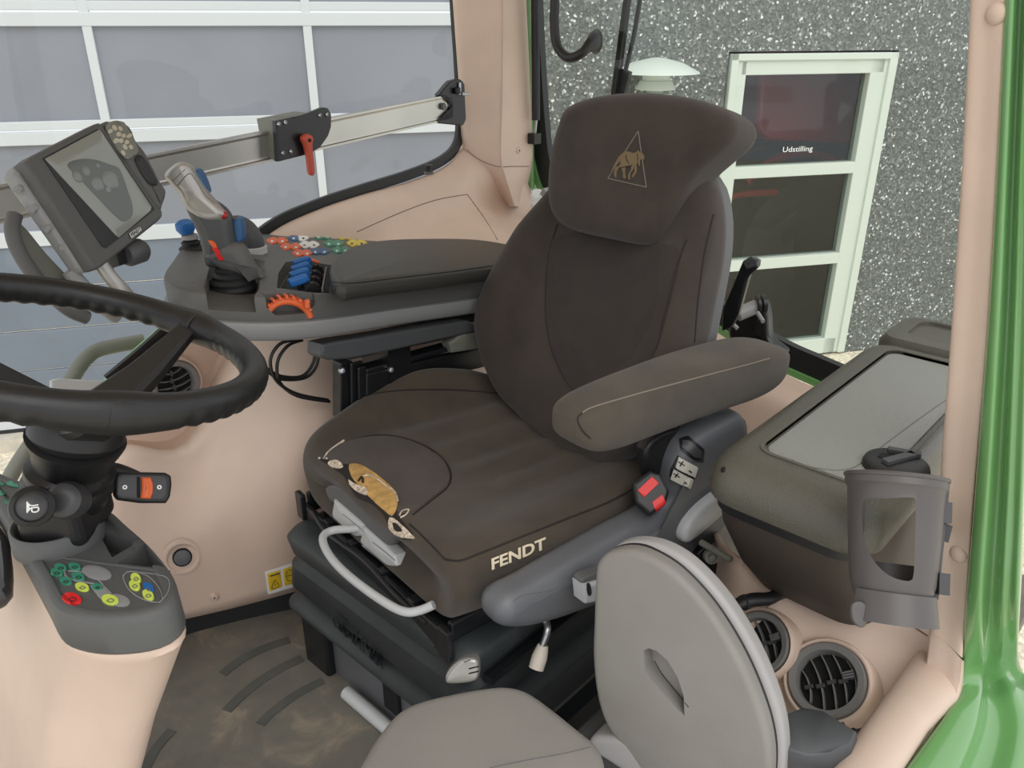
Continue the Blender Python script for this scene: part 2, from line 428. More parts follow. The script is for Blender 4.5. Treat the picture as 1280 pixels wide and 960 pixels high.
# glazed door of the showroom
wd = bpy.data.objects.new('door_2', None); COL.objects.link(wd); wd.location = W(4.04, GZ, 0); wd['kind'] = 'structure'
L0, L1, T1, B0 = 3.30, 4.785, 1.015, -1.58
bm = fbox(L0, L0 + .06, B0, T1, -.1, .03); fbox(L1 - .075, L1, B0, T1, -.1, .03, bm); fbox(L0, L1, T1 - .05, T1, -.1, .03, bm)
bev(obj('outer_frame', bm, WFR, wd, False), .006, 2)
bm = fbox(L0 + .05, L0 + .145, B0, T1 - .05, -.1, .008); fbox(L1 - .225, L1 - .065, B0, T1 - .04, -.1, .008, bm)
fbox(L0 + .1, L1 - .1, T1 - .155, T1 - .04, -.1, .008, bm); fbox(L0 + .1, L1 - .1, B0, -1.43, -.1, .008, bm)
for z in (.115, -.67): fbox(L0 + .1, L1 - .2, z - .048, z + .048, -.1, .006, bm)
bev(obj('sash', bm, WFR, wd, False), .006, 2)
bm = fbox(L1 - .05, L1 - .035, B0, T1 - .02, .0, .036)
for (z0, z1) in ((.163, .86), (-.622, .067), (-1.43, -.718)):
    obj('pane', fbox(L0 + .14, L1 - .22, z0, z1, -.055, -.05), WGLASS, wd, False)
bm.free()
bm = textmesh('Udstilling', bold=.006)
for v in bm.verts: v.co = W(3.89 + v.co.x * .28, .245 + v.co.y * .055 , -.045)
obj('lettering', bm, WHT, wd, False)
# the dark showroom behind the glazed door
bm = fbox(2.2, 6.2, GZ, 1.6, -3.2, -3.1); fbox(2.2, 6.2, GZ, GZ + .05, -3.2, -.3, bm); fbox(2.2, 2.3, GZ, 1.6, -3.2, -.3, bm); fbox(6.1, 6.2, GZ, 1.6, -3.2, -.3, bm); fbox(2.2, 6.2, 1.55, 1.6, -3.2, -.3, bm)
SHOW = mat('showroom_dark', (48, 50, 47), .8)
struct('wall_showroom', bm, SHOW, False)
REDM = mat('reflection_red', (200, 42, 46), .35, coat=.4)
mc = thing('red_reflection_shape', 'added red machine shape standing in for red reflections in the showroom door', 'machine', W(5.0, GZ + .05, -1.7))  # added red forms behind the glass imitate red reflections in the panes
o = obj('hood', loft([[W(d, z, of) for z, of in ((.25 + a, -.75), (.75 + a, -.8), (1.1 + a * .6, -1.1), (1.1 + a * .6, -1.9), (.5, -2.1), (.15 + a, -2.1))] for d, a in ((4.05, .12), (4.2, 0), (5.0, -.05), (5.6, -.1))]), REDM, mc); bev(o, .05, 3)
o = obj('chassis', fbox(4.1, 5.7, -.75, .15, -2.0, -1.4), RUB, mc); bev(o, .04)
obj('wheel', lathe([(0, -.2), (.5, -.2), (.68, -.12), (.7, 0), (.68, .12), (.5, .2), (.2, .16), (0, .16)], W(4.9, GZ + .75, -1.15), -FN, 40), RUB, mc)
obj('wheel', lathe([(0, -.15), (.28, -.15), (.42, -.1), (.43, 0), (.42, .1), (.28, .15), (.1, .12), (0, .12)], W(3.75, GZ + .48, -1.15), -FN, 32), RUB, mc)
o = obj('mudguard', tube([W(4.25, -.2, -1.15), W(4.5, .0, -1.15), W(4.9, .06, -1.15), W(5.3, -.05, -1.15)], .04, 10), REDM, mc)
o = obj('red_arm', tube([W(3.5, -.55, -1.0), W(4.0, -.3, -1.0), W(4.5, -.28, -1.0)], .03, 8), REDM, mc)
# wall lamp
lp = thing('wall_lamp', 'white louvred wall lamp with a shallow dome on the pebble dash wall', 'lamp', W(2.53, .45, .3))
c = W(2.56, 0, .3)
obj('lamp_shade', lathe([(.0, 1.01), (.05, 1.005), (.18, .975), (.30, .915), (.305, .905), (.29, .905), (.15, .93), (0, .935)], c, UP, 48), WFR, lp)
obj('lamp_neck', lathe([(0, .83), (.10, .83), (.10, .93), (0, .93)], c, UP, 32), WFR, lp)
for k in range(4):
    z = .80 - k * .085
    obj('louvre', lathe([(.04, z + .06), (.115, z + .055), (.145, z), (.14, z - .005), (.1, z + .02), (.04, z + .02)], c, UP, 40), WFR, lp)
obj('lamp_body', lathe([(0, .46), (.06, .46), (.06, .9), (0, .9)], c, UP, 20), WFR, lp)
obj('wall_arm', tube([W(2.56, .5, .3), W(2.56, .46, .15), W(2.56, .46, -.0)], .022, 10), WFR, lp)

# ================================================================ CAB STRUCTURE
# floor with the rubber mat
bm = thick([[V(x, y, 0) for y in (.12, .6, 1.1, 1.80)] for x in (-.7, -.1, .5, 1.1, 2.04)], V(0, 0, -.06))
flo = struct('floor', bm, FLOORM, False)
sf_floor = Surf(flo)
MATD = mat('mat_dark_ribs', (84, 85, 80), .6, noise=.1, nscale=15)
# roof, front posts
bm = thick([[V(x, y, 1.78 - .05 * abs(y - .95) ** 2) for y in (.3, .6, .95, 1.4, 1.87)] for x in (-.75, 0, .8, 1.5, 2.12)], V(0, 0, .08))
struct('ceiling', bm, BEIGE)
# right cab wall: from the window seal down to the floor
rows = [
 [Y(96, 540, 1.782), Y(138, 482, 1.782), Y(212, 418, 1.793), Y(278, 345, 1.804), Y(340, 290, 1.815), Y(395, 263, 1.815), Y(450, 244, 1.815), Y(510, 227, 1.815), Y(556, 208, 1.815), Y(585, 180, 1.826), Y(640, 160, 1.870)],
 [Y(104, 555, 1.776), Y(146, 500, 1.776), Y(232, 426, 1.776), Y(300, 350, 1.776), Y(362, 300, 1.776), Y(415, 280, 1.765), Y(470, 262, 1.759), Y(530, 246, 1.754), Y(572, 232, 1.754), Y(602, 215, 1.765), X(655, 215, 1.980)],
 [Y(104, 590, 1.856), Y(150, 552, 1.810), Y(228, 540, 1.760), Y(300, 410, 1.775), Y(365, 350, 1.740), Y(430, 330, 1.717), Y(490, 300, 1.694), Y(545, 275, 1.705), Y(590, 262, 1.717), Y(622, 262, 1.740), X(672, 258, 1.980)],
 [Y(100, 640, 1.747), Y(146, 566, 1.640), Y(236, 560, 1.590), Y(310, 440, 1.646), Y(378, 405, 1.602), Y(440, 380, 1.557), Y(505, 350, 1.523), Y(560, 330, 1.501), Y(612, 315, 1.490), Y(655, 310, 1.490), X(700, 310, 1.958)],
 [Y(95, 700, 1.607), Y(140, 650, 1.575), Y(235, 610, 1.545), Y(300, 550, 1.490), Y(370, 490, 1.430), Y(440, 440, 1.439), Y(510, 410, 1.407), Y(565, 400, 1.386), Y(612, 395, 1.365), Y(655, 390, 1.365), X(705, 400, 1.870)],
 [Y(90, 790, 1.510), Y(135, 740, 1.500), Y(222, 700, 1.480), Y(290, 650, 1.430), Y(370, 605, 1.330), Y(440, 570, 1.290), Y(510, 530, 1.310), Y(565, 500, 1.290), Y(612, 480, 1.280), Y(655, 470, 1.280), X(705, 480, 1.728)],
 [Y(85, 850, 1.500), Y(145, 792, 1.490), Y(222, 776, 1.470), Y(300, 758, 1.420), Y(385, 735, 1.350), Y(450, 715, 1.300), Y(515, 690, 1.260), Y(565, 660, 1.250), Y(612, 630, 1.250), Y(655, 610, 1.250), X(705, 600, 1.575)],
]
wr = struct('wall_right', gridbm(grid(rows, 5))[0], BEIGE); sf_wr = Surf(wr)
md = wr.modifiers.new('thickness', 'SOLIDIFY'); md.thickness = .012; md.offset = 1
# kick strip under the wall
b0 = [rows[-1][i] for i in range(1, 10)]
bm = thick([[p + V(.0, .01, .005) for p in spline(b0, 3)], [V(p.x, p.y + .015, .0) for p in spline(b0, 3)]], V(0, .03, 0))
struct('baseboard_right', bm, RUB)
# seams of the storage lid in the ledge and body seams
seam(sf_wr, [(446, 290), (500, 266), (545, 250), (584, 243)], .0012, BEIGED, 'ledge_seam', wr)
seam(sf_wr, [(584, 243), (605, 272), (622, 300)], .0012, BEIGED, 'ledge_seam', wr)
# right window: seal, glass
seal = [Y(138, 478, 1.83), Y(210, 415, 1.83), Y(276, 343, 1.83), Y(338, 287, 1.83), Y(395, 260, 1.83), Y(450, 241, 1.83), Y(510, 222, 1.83), Y(552, 204, 1.83), Y(572, 183, 1.83), Y(577, 150, 1.83), Y(575, 80, 1.83), Y(570, 0, 1.83), Y(566, -120, 1.83)]
w1 = bpy.data.objects.new('window_1', None); COL.objects.link(w1); w1.location = V(1.0, 1.83, .3); w1['kind'] = 'structure'
SP = spline(seal, 6); c0 = V(.2, 1.83, 1.4)
def nrm2(P, i): t = (P[min(i + 1, len(P) - 1)] - P[max(i - 1, 0)]).normalized(); return V(-t.z, 0, t.x)
sl = []
for a in (0, 1, 2, 3):
    sl.append([SP[i] + nrm2(SP, i) * (-.006 if a in (0, 3) else .022) + V(0, (.004 if a in (0, 1) else -.008), 0) for i in range(len(SP))])
bm = gridbm([sl[0], sl[1], sl[2], sl[3], sl[0]])[0]
obj('window_seal', bm, BLK, w1)
bm = bmesh.new(); poly = [p + V(0, .002, 0) for p in SP] + [V(SP[-1].x, 1.832, 1.75), V(-.75, 1.832, 1.75), V(-.75, 1.832, .55), V(SP[0].x - .02, 1.832, SP[0].z)]
vs = [bm.verts.new(p) for p in poly]
for t in tessellate_polygon([poly]): bm.faces.new([vs[i] for i in t])
obj('window_glass', bm, GLASS, w1, False)
# door frame strip in green under the front end of the right window
bm = tube([Y(120, 498, 1.87), Y(168, 448, 1.87), Y(212, 408, 1.87), Y(280, 335, 1.87)], .017, 10)
obj('green_frame', bm, LGRN, w1)
obj('green_frame', tube([Y(140, 500, 1.80), Y(185, 455, 1.80), Y(226, 416, 1.80), Y(262, 384, 1.80)], .006, 8), GRND, w1)
# rear right post
rows = []
for py, ax, bx, cx, dx in ((-220, 553, 590, 622, 648), (-100, 560, 592, 624, 652), (0, 566, 595, 627, 656), (100, 573, 600, 627, 660), (160, 576, 602, 626, 662), (200, 583, 606, 626, 663), (232, 600, 618, 634, 658), (258, 618, 632, 642, 652)):
    rows.append([Y(ax - 4, py, 1.90), Y(ax, py, 1.82), Y(bx, py, 1.77), X(cx, py, 1.83), X(cx + 3, py, 1.842), X(dx, py, 1.98), X(dx + 1, py, 2.02)])
t1 = struct('trim_1', gridbm(grid(rows, 5))[0], BEIGE, sharp=60); sf_t1 = Surf(t1)
seam(sf_t1, [(583, 187), (600, 200), (622, 208), (640, 208), (661, 208)], .0012, BEIGED, 'panel_seam', t1)
h = sf_t1.hit(648, 188)
obj('screw_plug', lathe([(0, .004), (.006, .004), (.010, .002), (.011, 0), (.011, -.004)], h[0], h[1], 24), BEIGE, t1)
obj('plug_recess', lathe([(0, .0052), (.003, .0052), (.003, .003)], h[0], h[1], 12), BEIGED, t1)
# rear window: frame of seal and green, glass
w2 = bpy.data.objects.new('window_2', None); COL.objects.link(w2); w2.location = V(2.04, 1.0, .45); w2['kind'] = 'structure'
XR = 2.05
rp_ = [X(663, -200, XR), X(668, -60, XR), X(673, 60, XR), X(679, 150, XR), X(686, 205, XR), X(702, 238, XR), X(760, 285, XR), X(850, 350, XR), X(965, 425, XR), X(1035, 458, XR), X(1130, 500, XR - .02), X(1180, 560, XR - .05)]
RS = spline(rp_, 5)
def nr(P, i): t = (P[min(i + 1, len(P) - 1)] - P[max(i - 1, 0)]).normalized(); return V(0, -t.z, t.y)
def strip(P, a, b, x0, x1):
    g = [[P[i] + nr(P, i) * q + V(xx, 0, 0) for i in range(len(P))] for q, xx in ((a, x0), (b, x0), (b, x1), (a, x1), (a, x0))]
    return gridbm(g)[0]
obj('window_seal', strip(RS, -.020, .042, -.015, .01), BLK, w2)
obj('green_frame', strip(RS, .042, .060, -.025, .0), GRN, w2)
bm = bmesh.new(); poly = [V(XR + .004, p.y, p.z) for p in RS] + [V(XR + .004, .22, .5), V(XR + .004, .30, 1.75), V(XR + .004, 1.78, 1.75)]
vs = [bm.verts.new(p) for p in poly]
for t in tessellate_polygon([poly]): bm.faces.new([vs[i] for i in t])
obj('window_glass', bm, GLASS, w2, False)
# rear wall below the window
rows = [[p + nr(RS, i) * .058 + V(-.03, 0, 0) for i, p in enumerate(RS) if i % 3 == 0 and i > 22]]
rows.append([V(p.x - .03, p.y, p.z - .05) for p in rows[0]]); rows.append([V(p.x - .05, p.y, .25) for p in rows[0]]); rows.append([V(p.x - .05, p.y, .0) for p in rows[0]])
struct('wall_rear', gridbm(grid(rows, 2))[0], BEIGE)
# raised platform with vents on the left of the seat
rows = [
 [Z(880, 640, .30), Z(908, 690, .41), Z(960, 702, .41), Z(1020, 708, .41), Z(1090, 722, .41), Z(1170, 748, .41), Z(1200, 765, .41)],
 [Z(884, 690, .26), Z(912, 728, .36), Z(962, 748, .375), Z(1030, 748, .385), Z(1100, 765, .385), Z(1168, 795, .38), Z(1190, 812, .38)],
 [Z(880, 740, .20), Z(905, 765, .32), Z(960, 782, .335), Z(1035, 795, .345), Z(1105, 812, .345), Z(1166, 835, .345), Z(1182, 850, .34)],
 [Z(862, 800, .14), Z(895, 830, .24), Z(955, 845, .265), Z(1035, 860, .295), Z(1095, 865, .305), Z(1148, 872, .31), Z(1165, 885, .31)],
 [Z(850, 860, .10), Z(885, 890, .17), Z(945, 905, .20), Z(1015, 915, .235), Z(1075, 912, .265), Z(1118, 915, .28), Z(1135, 925, .28)],
 [Z(840, 960, .04), Z(870, 980, .08), Z(920, 990, .11), Z(985, 1000, .15), Z(1045, 985, .20), Z(1090, 965, .25), Z(1140, 985, .26)],
]
wl = struct('wall_left', gridbm(grid(rows, 5))[0], BEIGE); sf_wl = Surf(wl)
md = wl.modifiers.new('thickness', 'SOLIDIFY'); md.thickness = .01; md.offset = 1
seam(sf_wl, [(955, 760), (1000, 742), (1060, 748), (1110, 765), (1160, 795)], .0011, BEIGED, 'panel_seam', wl)
# left door post with its beige cover
rows = []
for py, a, b in ((-160, 1221, 1262), (0, 1213, 1256), (200, 1203, 1246), (400, 1190, 1234), (600, 1175, 1217), (740, 1166, 1207), (792, 1163, 1203)):
    m_ = (a + b) / 2
    rows.append([X(a + 3, py, 1.140), X(a, py, 1.095), X(a + 3, py, 1.083), X(m_, py + 12, 1.080), X(b - 3, py + 28, 1.075), X(b, py + 30, 1.085), X(b + 1, py + 30, 1.130)])
t2 = struct('trim_2', gridbm(grid(rows, 4))[0], BEIGE, sharp=60); sf_t2 = Surf(t2)
for q in ((1245, 17), (1198, 693)):
    h = sf_t2.hit(*q); obj('screw_cap', lathe([(0, .006), (.006, .0055), (.011, .003), (.0125, 0), (.0125, -.004)], h[0], h[1], 24), BEIGE, t2)
rows = [[X(1165, 782, 1.130), X(1162, 786, 1.095), X(1166, 790, 1.085), X(1185, 806, 1.080), X(1200, 822, 1.075), X(1204, 826, 1.080), X(1206, 826, 1.130)],
        [X(1160, 830, 1.120), X(1157, 834, 1.080), X(1162, 838, 1.075), X(1180, 850, 1.070), X(1194, 858, 1.065), X(1201, 862, 1.070), X(1204, 862, 1.120)],
        [X(1150, 870, 1.100), X(1147, 874, 1.060), X(1152, 878, 1.055), X(1168, 888, 1.040), X(1182, 892, 1.030), X(1190, 896, 1.030), X(1198, 896, 1.080)]]
struct('trim_3', gridbm(grid(rows, 4))[0], BEIGE, sharp=60)
# beige sill roll
secs = []
for (ax, ay), (bx, by), z in (((1146, 815), (1200, 868), .375), ((1140, 822), (1196, 878), .38), ((1112, 862), (1160, 915), .375), ((1080, 905), (1130, 962), .37), ((1030, 975), (1085, 1035), .36), ((960, 1070), (1020, 1130), .35)):
    A = Z(ax, ay, z - .012); B = Z(bx, by, z - .012); c = (A + B) / 2; h = (B - A) / 2; top = .02
    secs.append([c + h * math.cos(t) + UP * math.sin(t) * top for t in [math.pi * 2 * k / 20 for k in range(20)]])
struct('trim_4', loft(secs), BEIGE)
# green door frame and sill
rows = []
prof = [(0, 0), (.06, -.012), (.28, -.014), (.42, .004), (.55, .006), (.66, -.008), (.8, -.004), (.95, -.006), (1, .012)]
spine = [((1263, -160), (1310, -160), 'x', 1.085), ((1255, 0), (1298, 0), 'x', 1.085), ((1246, 200), (1290, 205), 'x', 1.080), ((1235, 400), (1286, 405), 'x', 1.075), ((1218, 620), (1280, 630), 'x', 1.070), ((1207, 760), (1275, 770), 'x', 1.060),
         ((1200, 850), (1276, 835), 'z', .365), ((1182, 890), (1300, 860), 'z', .362), ((1150, 935), (1330, 905), 'z', .358), ((1095, 1010), (1330, 985), 'z', .352), ((1010, 1130), (1300, 1110), 'z', .345)]
for a, b, k, v in spine:
    A = X(a[0], a[1], v) if k == 'x' else Z(a[0], a[1], v); B = X(b[0], b[1], v - .01) if k == 'x' else Z(b[0], b[1], v - .035)
    nn = V(-1, -.2, .1) if k == 'x' else V(-.2, -.3, 1)
    rows.append([A + nn.normalized() * -.05] + [A.lerp(B, t) + nn.normalized() * (-h_) * 1.1 for t, h_ in prof] + [B + nn.normalized() * -.08])
gp = struct('trim_5', gridbm(grid(rows, 4))[0], GRN, sharp=60)

# ================================================================ DRIVER SEAT
seat = thing('driver_seat', 'worn dark brown fabric driver seat with torn cushion front and high headrest', 'seat', V(.95, .95, .0))
# cushion: closed rings across the width, laid front to back; (w, z) per ring
def cring(s, wn, wf, zb, zn, zc, zf, zh, ds=0):
    pts = [(wn * .86, zb), (wn * .99, zb + (zn - zb) * .35), (wn, zb + (zn - zb) * .75), (wn * .955, zn - .002), (wn * .80, zn + .004), (wn * .5, zc + .006), (0, zc), (wf * .5, zc + .012), (wf * .72, zf), (wf * .90, zh), (wf, zh - .022), (wf * 1.0, zb + (zh - zb) * .45), (wf * .86, zb), (wf * .3, zb - .004), (wn * .4, zb - .004)]
    return [S(s + ds * 0, a, b) for a, b in pts]
R_ = [
 cring(.040, -.150, .160, .405, .420, .420, .420, .420),
 cring(.012, -.225, .215, .385, .435, .440, .445, .440),
 cring(.006, -.258, .250, .372, .465, .462, .470, .470),
 cring(.030, -.272, .268, .370, .492, .478, .490, .500),
 cring(.090, -.284, .276, .372, .498, .482, .495, .522),
 cring(.190, -.292, .280, .380, .496, .474, .494, .548),
 cring(.300, -.292, .275, .390, .498, .468, .494, .562),
 cring(.400, -.285, .262, .400, .502, .468, .496, .542),
 cring(.480, -.270, .245, .410, .500, .470, .494, .510),
 cring(.540, -.240, .220, .420, .480, .465, .475, .485)]
rings = [spline(r, 5, True) for r in R_]
cols = list(zip(*rings)); rings = list(zip(*[spline(list(c), 6) for c in cols]))
# shallow lengthwise wrinkles in the sitting surface
lr = []
for i, r in enumerate(rings):
    q = []
    for p in r:
        l = p - SO; s_, w_ = l.dot(EB), l.dot(EW)
        if l.z > .45 and abs(w_) < .2 and s_ > .14:
            k = min(1, (s_ - .14) / .1) * (1 - (w_ / .2) ** 2); p = p + UP * (.0075 * k * math.sin(w_ * 75 + s_ * 7 + 1.2))
        q.append(p)
    lr.append(q)
cush = obj('cushion', loft(lr), FAB, seat, sharp=80); SFc = Surf(cush)
# backrest frame of reference
LEAN = R(20); BU = (EB * math.sin(LEAN) + UP * math.cos(LEAN)).normalized(); BN = (-EB * math.cos(LEAN) + UP * math.sin(LEAN)).normalized()
BO = S(.46, 0, .50)
def B(w_, h, f=0): return BO + EW * w_ + BU * h + BN * f
bo = [(.13, -.02), (.205, .05), (.247, .11), (.262, .18), (.255, .25), (.232, .32), (.196, .40), (.155, .48), (.09, .545), (0, .56), (-.11, .555), (-.19, .53), (-.235, .475), (-.262, .40), (-.278, .30), (-.290, .20), (-.285, .10), (-.25, .02), (-.16, -.04), (0, -.05)]
def bh(p, s):
    l = p - BO; w_, h = l.dot(EW), l.dot(BU)
    wing = .030 * max(0, min(1, (abs(w_ + .02) - .12) / .09)) * max(0, min(1, (.50 - h) / .15))
    lum = .016 * math.exp(-((h - .14) / .10) ** 2)
    return wing + lum
back = obj('backrest', pillow([B(a, b) for a, b in bo], BN, .085, .04, .004, 96, hfun=bh, steps=8), FABSH, seat, sharp=80)
SFb = Surf(back)
shell = obj('backrest_shell', pillow([B(a * .985 + .002, b + .003, -.034) for a, b in bo], BN, .045, .015, 0, 80), GREY, seat)
# headrest
HP = B(0, .55, .055); hl = R(14); HN = (-EB * math.cos(hl) + UP * math.sin(hl) + EW * -.10).normalized()
hq = [(712, 168), (722, 142), (742, 130), (775, 123), (815, 121), (865, 125), (908, 136), (930, 150), (934, 166), (926, 182), (906, 200), (882, 222), (864, 252), (849, 280), (832, 303), (812, 307), (775, 300), (735, 291), (712, 278), (702, 255), (702, 220), (706, 190)]
def hh(p, s):
    h = (p - HP).dot(BU); return .008 * max(0, h / .12) ** 2
head = obj('headrest', pillow([PL(a, b, HP, HN) for a, b in hq], HN, .125, .036, .006, 90, hfun=hh, steps=9), FABSH, seat, sharp=80)
SFh = Surf(head)
obj('headrest_post', tube([B(.05, .45, -.01), B(.05, .62, -.01)], .008), STEEL, seat)
# centre panels in darker cloth, seams
SFbb = Surf(back)
patch(SFbb, [(690, 300), (684, 350), (683, 400), (692, 440), (710, 480), (730, 500), (770, 500), (815, 450), (828, 400), (842, 340), (850, 312), (800, 300), (740, 290)], FABD, 'centre_panel', back, h=.0015, k=10, n=48)
seam(SFbb, [(697, 280), (688, 310), (683, 350), (683, 400), (691, 440), (708, 476), (724, 494)], .0022, SEAM, 'seam', back)
seam(SFbb, [(858, 300), (848, 330), (833, 390), (822, 430), (812, 450)], .0022, SEAM, 'seam', back)
seam(SFbb, [(892, 268), (880, 320), (872, 380), (868, 428)], .0018, SEAM, 'seam', back)
seam(SFc, [(430, 505), (455, 495), (490, 489), (530, 487), (580, 488), (640, 494), (690, 503)], .0018, SEAM, 'seam', cush)
seam(SFc, [(556, 699), (575, 701), (600, 692), (650, 672), (705, 650), (760, 628), (800, 606)], .0018, SEAM, 'seam', cush)
seam(SFc, [(556, 699), (530, 672), (512, 655)], .0016, SEAM, 'seam', cush)
# oval worn panel at the front of the cushion
oval = [(405, 572), (425, 556), (455, 547), (490, 547), (525, 558), (548, 572), (561, 590), (558, 606), (540, 622), (515, 640), (497, 640), (470, 612), (440, 590), (415, 583)]
patch(SFc, oval, FABW, 'worn_panel', cush, h=.002, k=8, n=48)
seam(SFc, [(420, 558), (455, 546), (492, 545), (528, 556), (552, 572), (563, 590), (560, 608), (540, 625), (516, 644)], .002, SEAM, 'seam', cush)
seam(SFc, [(405, 574), (412, 564), (430, 551)], .0022, BACKING, 'frayed_edge', cush, .001)
patch(SFc, [(400, 574), (415, 577), (432, 581), (450, 582), (468, 592), (482, 605), (497, 620), (499, 632), (495, 642), (506, 655), (518, 672), (505, 674), (492, 664), (484, 648), (465, 630), (447, 622), (436, 604), (424, 588)], SEAM, 'tear_edge', cush, h=.0026, k=6, n=60)
patch(SFc, [(437, 582), (450, 582), (466, 591), (480, 602), (494, 615), (498, 628), (492, 646), (482, 640), (466, 626), (455, 615), (444, 603), (438, 592)], FOAM, 'foam', cush, h=.0045, k=6, n=50)
patch(SFc, [(437, 601), (447, 608), (458, 612), (461, 620), (452, 618), (441, 610)], BACKING, 'torn_backing', cush, h=.006, k=3, n=24)
patch(SFc, [(412, 579), (422, 577), (430, 584), (424, 587), (414, 584)], BACKING, 'torn_backing', cush, h=.005, k=3, n=20)
patch(SFc, [(488, 648), (495, 650), (504, 658), (511, 664), (519, 673), (508, 673), (498, 669), (488, 660)], BACKING, 'torn_backing', cush, h=.004, k=3, n=24)
patch(SFc, [(493, 655), (499, 657), (505, 665), (497, 664)], SEAM, 'tear_edge', cush, h=.0055, k=2, n=16)
seam(SFc, [(453, 599), (462, 597), (474, 603), (484, 611), (494, 618), (498, 629)], .0016, BACKING, 'frayed_edge', cush, .006)
seam(SFc, [(449, 604), (453, 599), (455, 606)], .002, SEAM, 'fold', cush, .006)
seam(SFc, [(500, 645), (503, 640), (511, 638), (508, 644), (501, 648)], .0015, BACKING, 'frayed_edge', cush, .002)
for q in ((400, 573), (409, 574)):
    h = SFc.hit(*q)
    if h: obj('staple', lathe([(0, .004), (.002, .003), (.002, -.001)], h[0], h[1], 10), WHT, cush)
# embroidered lettering on the cushion side and emblem on the headrest
EMB = mat('embroidery_cream', (222, 208, 180), .8)
EMBD = mat('embroidery_faded', (74, 66, 60), .9)
text_on(SFc, 'FENDT', [(611, 699), (681, 671), (684, 684), (614, 712)], EMB, 'lettering', cush, .0022, .15, .03, label='cream embroidered lettering FENDT')
for k in range(26):
    u = k / 25; x_, y_ = 621 + 54 * u, 714 - 21 * u
    seam(SFc, [(x_ - 1, y_ + random.uniform(-2, 2)), (x_ + 1, y_ + random.uniform(-2, 2))], .0005, EMBD, 'faded_stitch', cush, .0006)
EMG = mat('embroidery_gold', (118, 102, 76), .8)
EMS = mat('embroidery_silver', (128, 120, 110), .7)
tri = [(798, 164), (808, 234), (760, 223)]
for i in range(3):
    seam(SFh, [tri[i], tri[(i + 1) % 3]], .0009, EMS, 'emblem_line', head, .0006)
def hp(l): return [(720 + a / 9.6, 150 + b / 9.6) for a, b in l]
for pl_ in ([(500, 470), (540, 420), (600, 375), (650, 385), (700, 400), (750, 370), (760, 400), (750, 470), (720, 540), (650, 550), (580, 560), (500, 575), (540, 520)],
            [(745, 360), (770, 390), (810, 410), (822, 460), (800, 480), (775, 470), (770, 550), (750, 540), (745, 450)],
            [(485, 560), (520, 570), (490, 620), (488, 685), (462, 670), (465, 610)], [(550, 570), (600, 560), (590, 620), (600, 695), (572, 695), (568, 630)],
            [(670, 550), (705, 550), (680, 610), (650, 650), (655, 715), (630, 705), (635, 650), (665, 600)], [(705, 540), (728, 540), (730, 620), (700, 670), (690, 690), (668, 680), (700, 640), (708, 600)],
            [(500, 470), (520, 480), (470, 580), (430, 620), (440, 590)]):
    patch(SFh, hp(pl_), EMG, 'emblem_beast', head, h=.0012, k=3, n=26)
for l in ([(610, 420), (612, 470), (640, 520)], [(535, 575), (600, 565), (680, 545)], [(742, 400), (748, 440), (745, 490)]):
    seam(SFh, hp(l), .0006, SEAM, 'emblem_outline', head, .002)

# front bezel and grey cushion extension grips
gP = S(.005, .03, .37)
gn = (-EB + UP * .15).normalized()
bz = [(418, 622), (432, 612), (455, 622), (480, 644), (500, 662), (506, 672), (506, 690), (498, 700), (470, 672), (440, 644), (425, 634)]
bz = [(414, 608), (424, 603), (440, 608), (462, 627), (485, 648), (500, 660), (501, 674), (490, 680), (470, 664), (440, 637), (420, 625)]
o = obj('front_bezel', pillow([PL(a, b, S(-.030, 0, 0), gn) for a, b in bz], gn, .03, .008, 0, 60, True), GREY, seat)
for q in ([(425, 622), (452, 645), (462, 654), (461, 668), (450, 670), (424, 648), (422, 640)], [(462, 656), (485, 676), (501, 692), (504, 706), (490, 706), (460, 682), (457, 674)]):
    o = obj('extension_grip', pillow([PL(a, b, S(-.036, 0, 0), gn) for a, b in q], gn, .028, .006, .002, 48, False), GREYL, seat)
    sg = Surf(o); cx = sum(a for a, _ in q) / 7; cy = sum(b for _, b in q) / 7
    seam(sg, [(cx - 14, cy - 7), (cx, cy + 4), (cx + 14, cy + 16)], .0008, GREY, 'grip_line', o)
# front adjusting loop
zl = .385
obj('adjusting_loop', tube([Z(462, 658, zl + .01), Z(440, 661, zl + .005), Z(416, 663, zl), Z(404, 671, zl), (Z(408, 688, zl - .004)), Z(425, 710, zl - .008), Z(455, 735, zl - .012), Z(488, 757, zl - .016), Z(508, 765, zl - .016), Z(525, 763, zl - .012), Z(542, 756, zl)], .0075, 14), GREYL, seat)
# suspension: frame, bellows, base
x0 = .672; ya, yb = .715, 1.225
def rect(x0, x1, y0, y1, z, r=.03, n=6):
    out = []
    for cx, cy, a0 in ((x1 - r, y1 - r, 0), (x0 + r, y1 - r, 90), (x0 + r, y0 + r, 180), (x1 - r, y0 + r, 270)):
        for k in range(n + 1): a = R(a0 + 90 * k / n); out.append(V(cx + r * math.cos(a), cy + r * math.sin(a), z))
    return out
rr = []
for z, e in ((.335, -.02), (.33, .004), (.318, .012), (.285, .006), (.275, -.012), (.266, -.008), (.255, .010), (.205, .014), (.195, .004), (.185, -.012), (.178, -.012), (.168, .012), (.158, .022), (.150, .022), (.142, .0), (.135, -.03)):
    rr.append(rect(x0 - e, 1.22 + e, ya - e, yb + e, z, .035))
bel = obj('bellows', loft(rr), BELL, seat, sharp=50); SFbel = Surf(bel)
EMBO = mat('embossed_rubber', (34, 38, 40), .6)
text_on(SFbel, 'GRAMMER', [(420, 762), (482, 822), (478, 838), (414, 780)], EMBO, 'embossed_lettering', bel, .0012)
obj('suspension_base', loft([rect(.69, 1.2, .74, 1.2, .0, .015), rect(.69, 1.2, .74, 1.2, .16, .015)]), GREYS, seat)
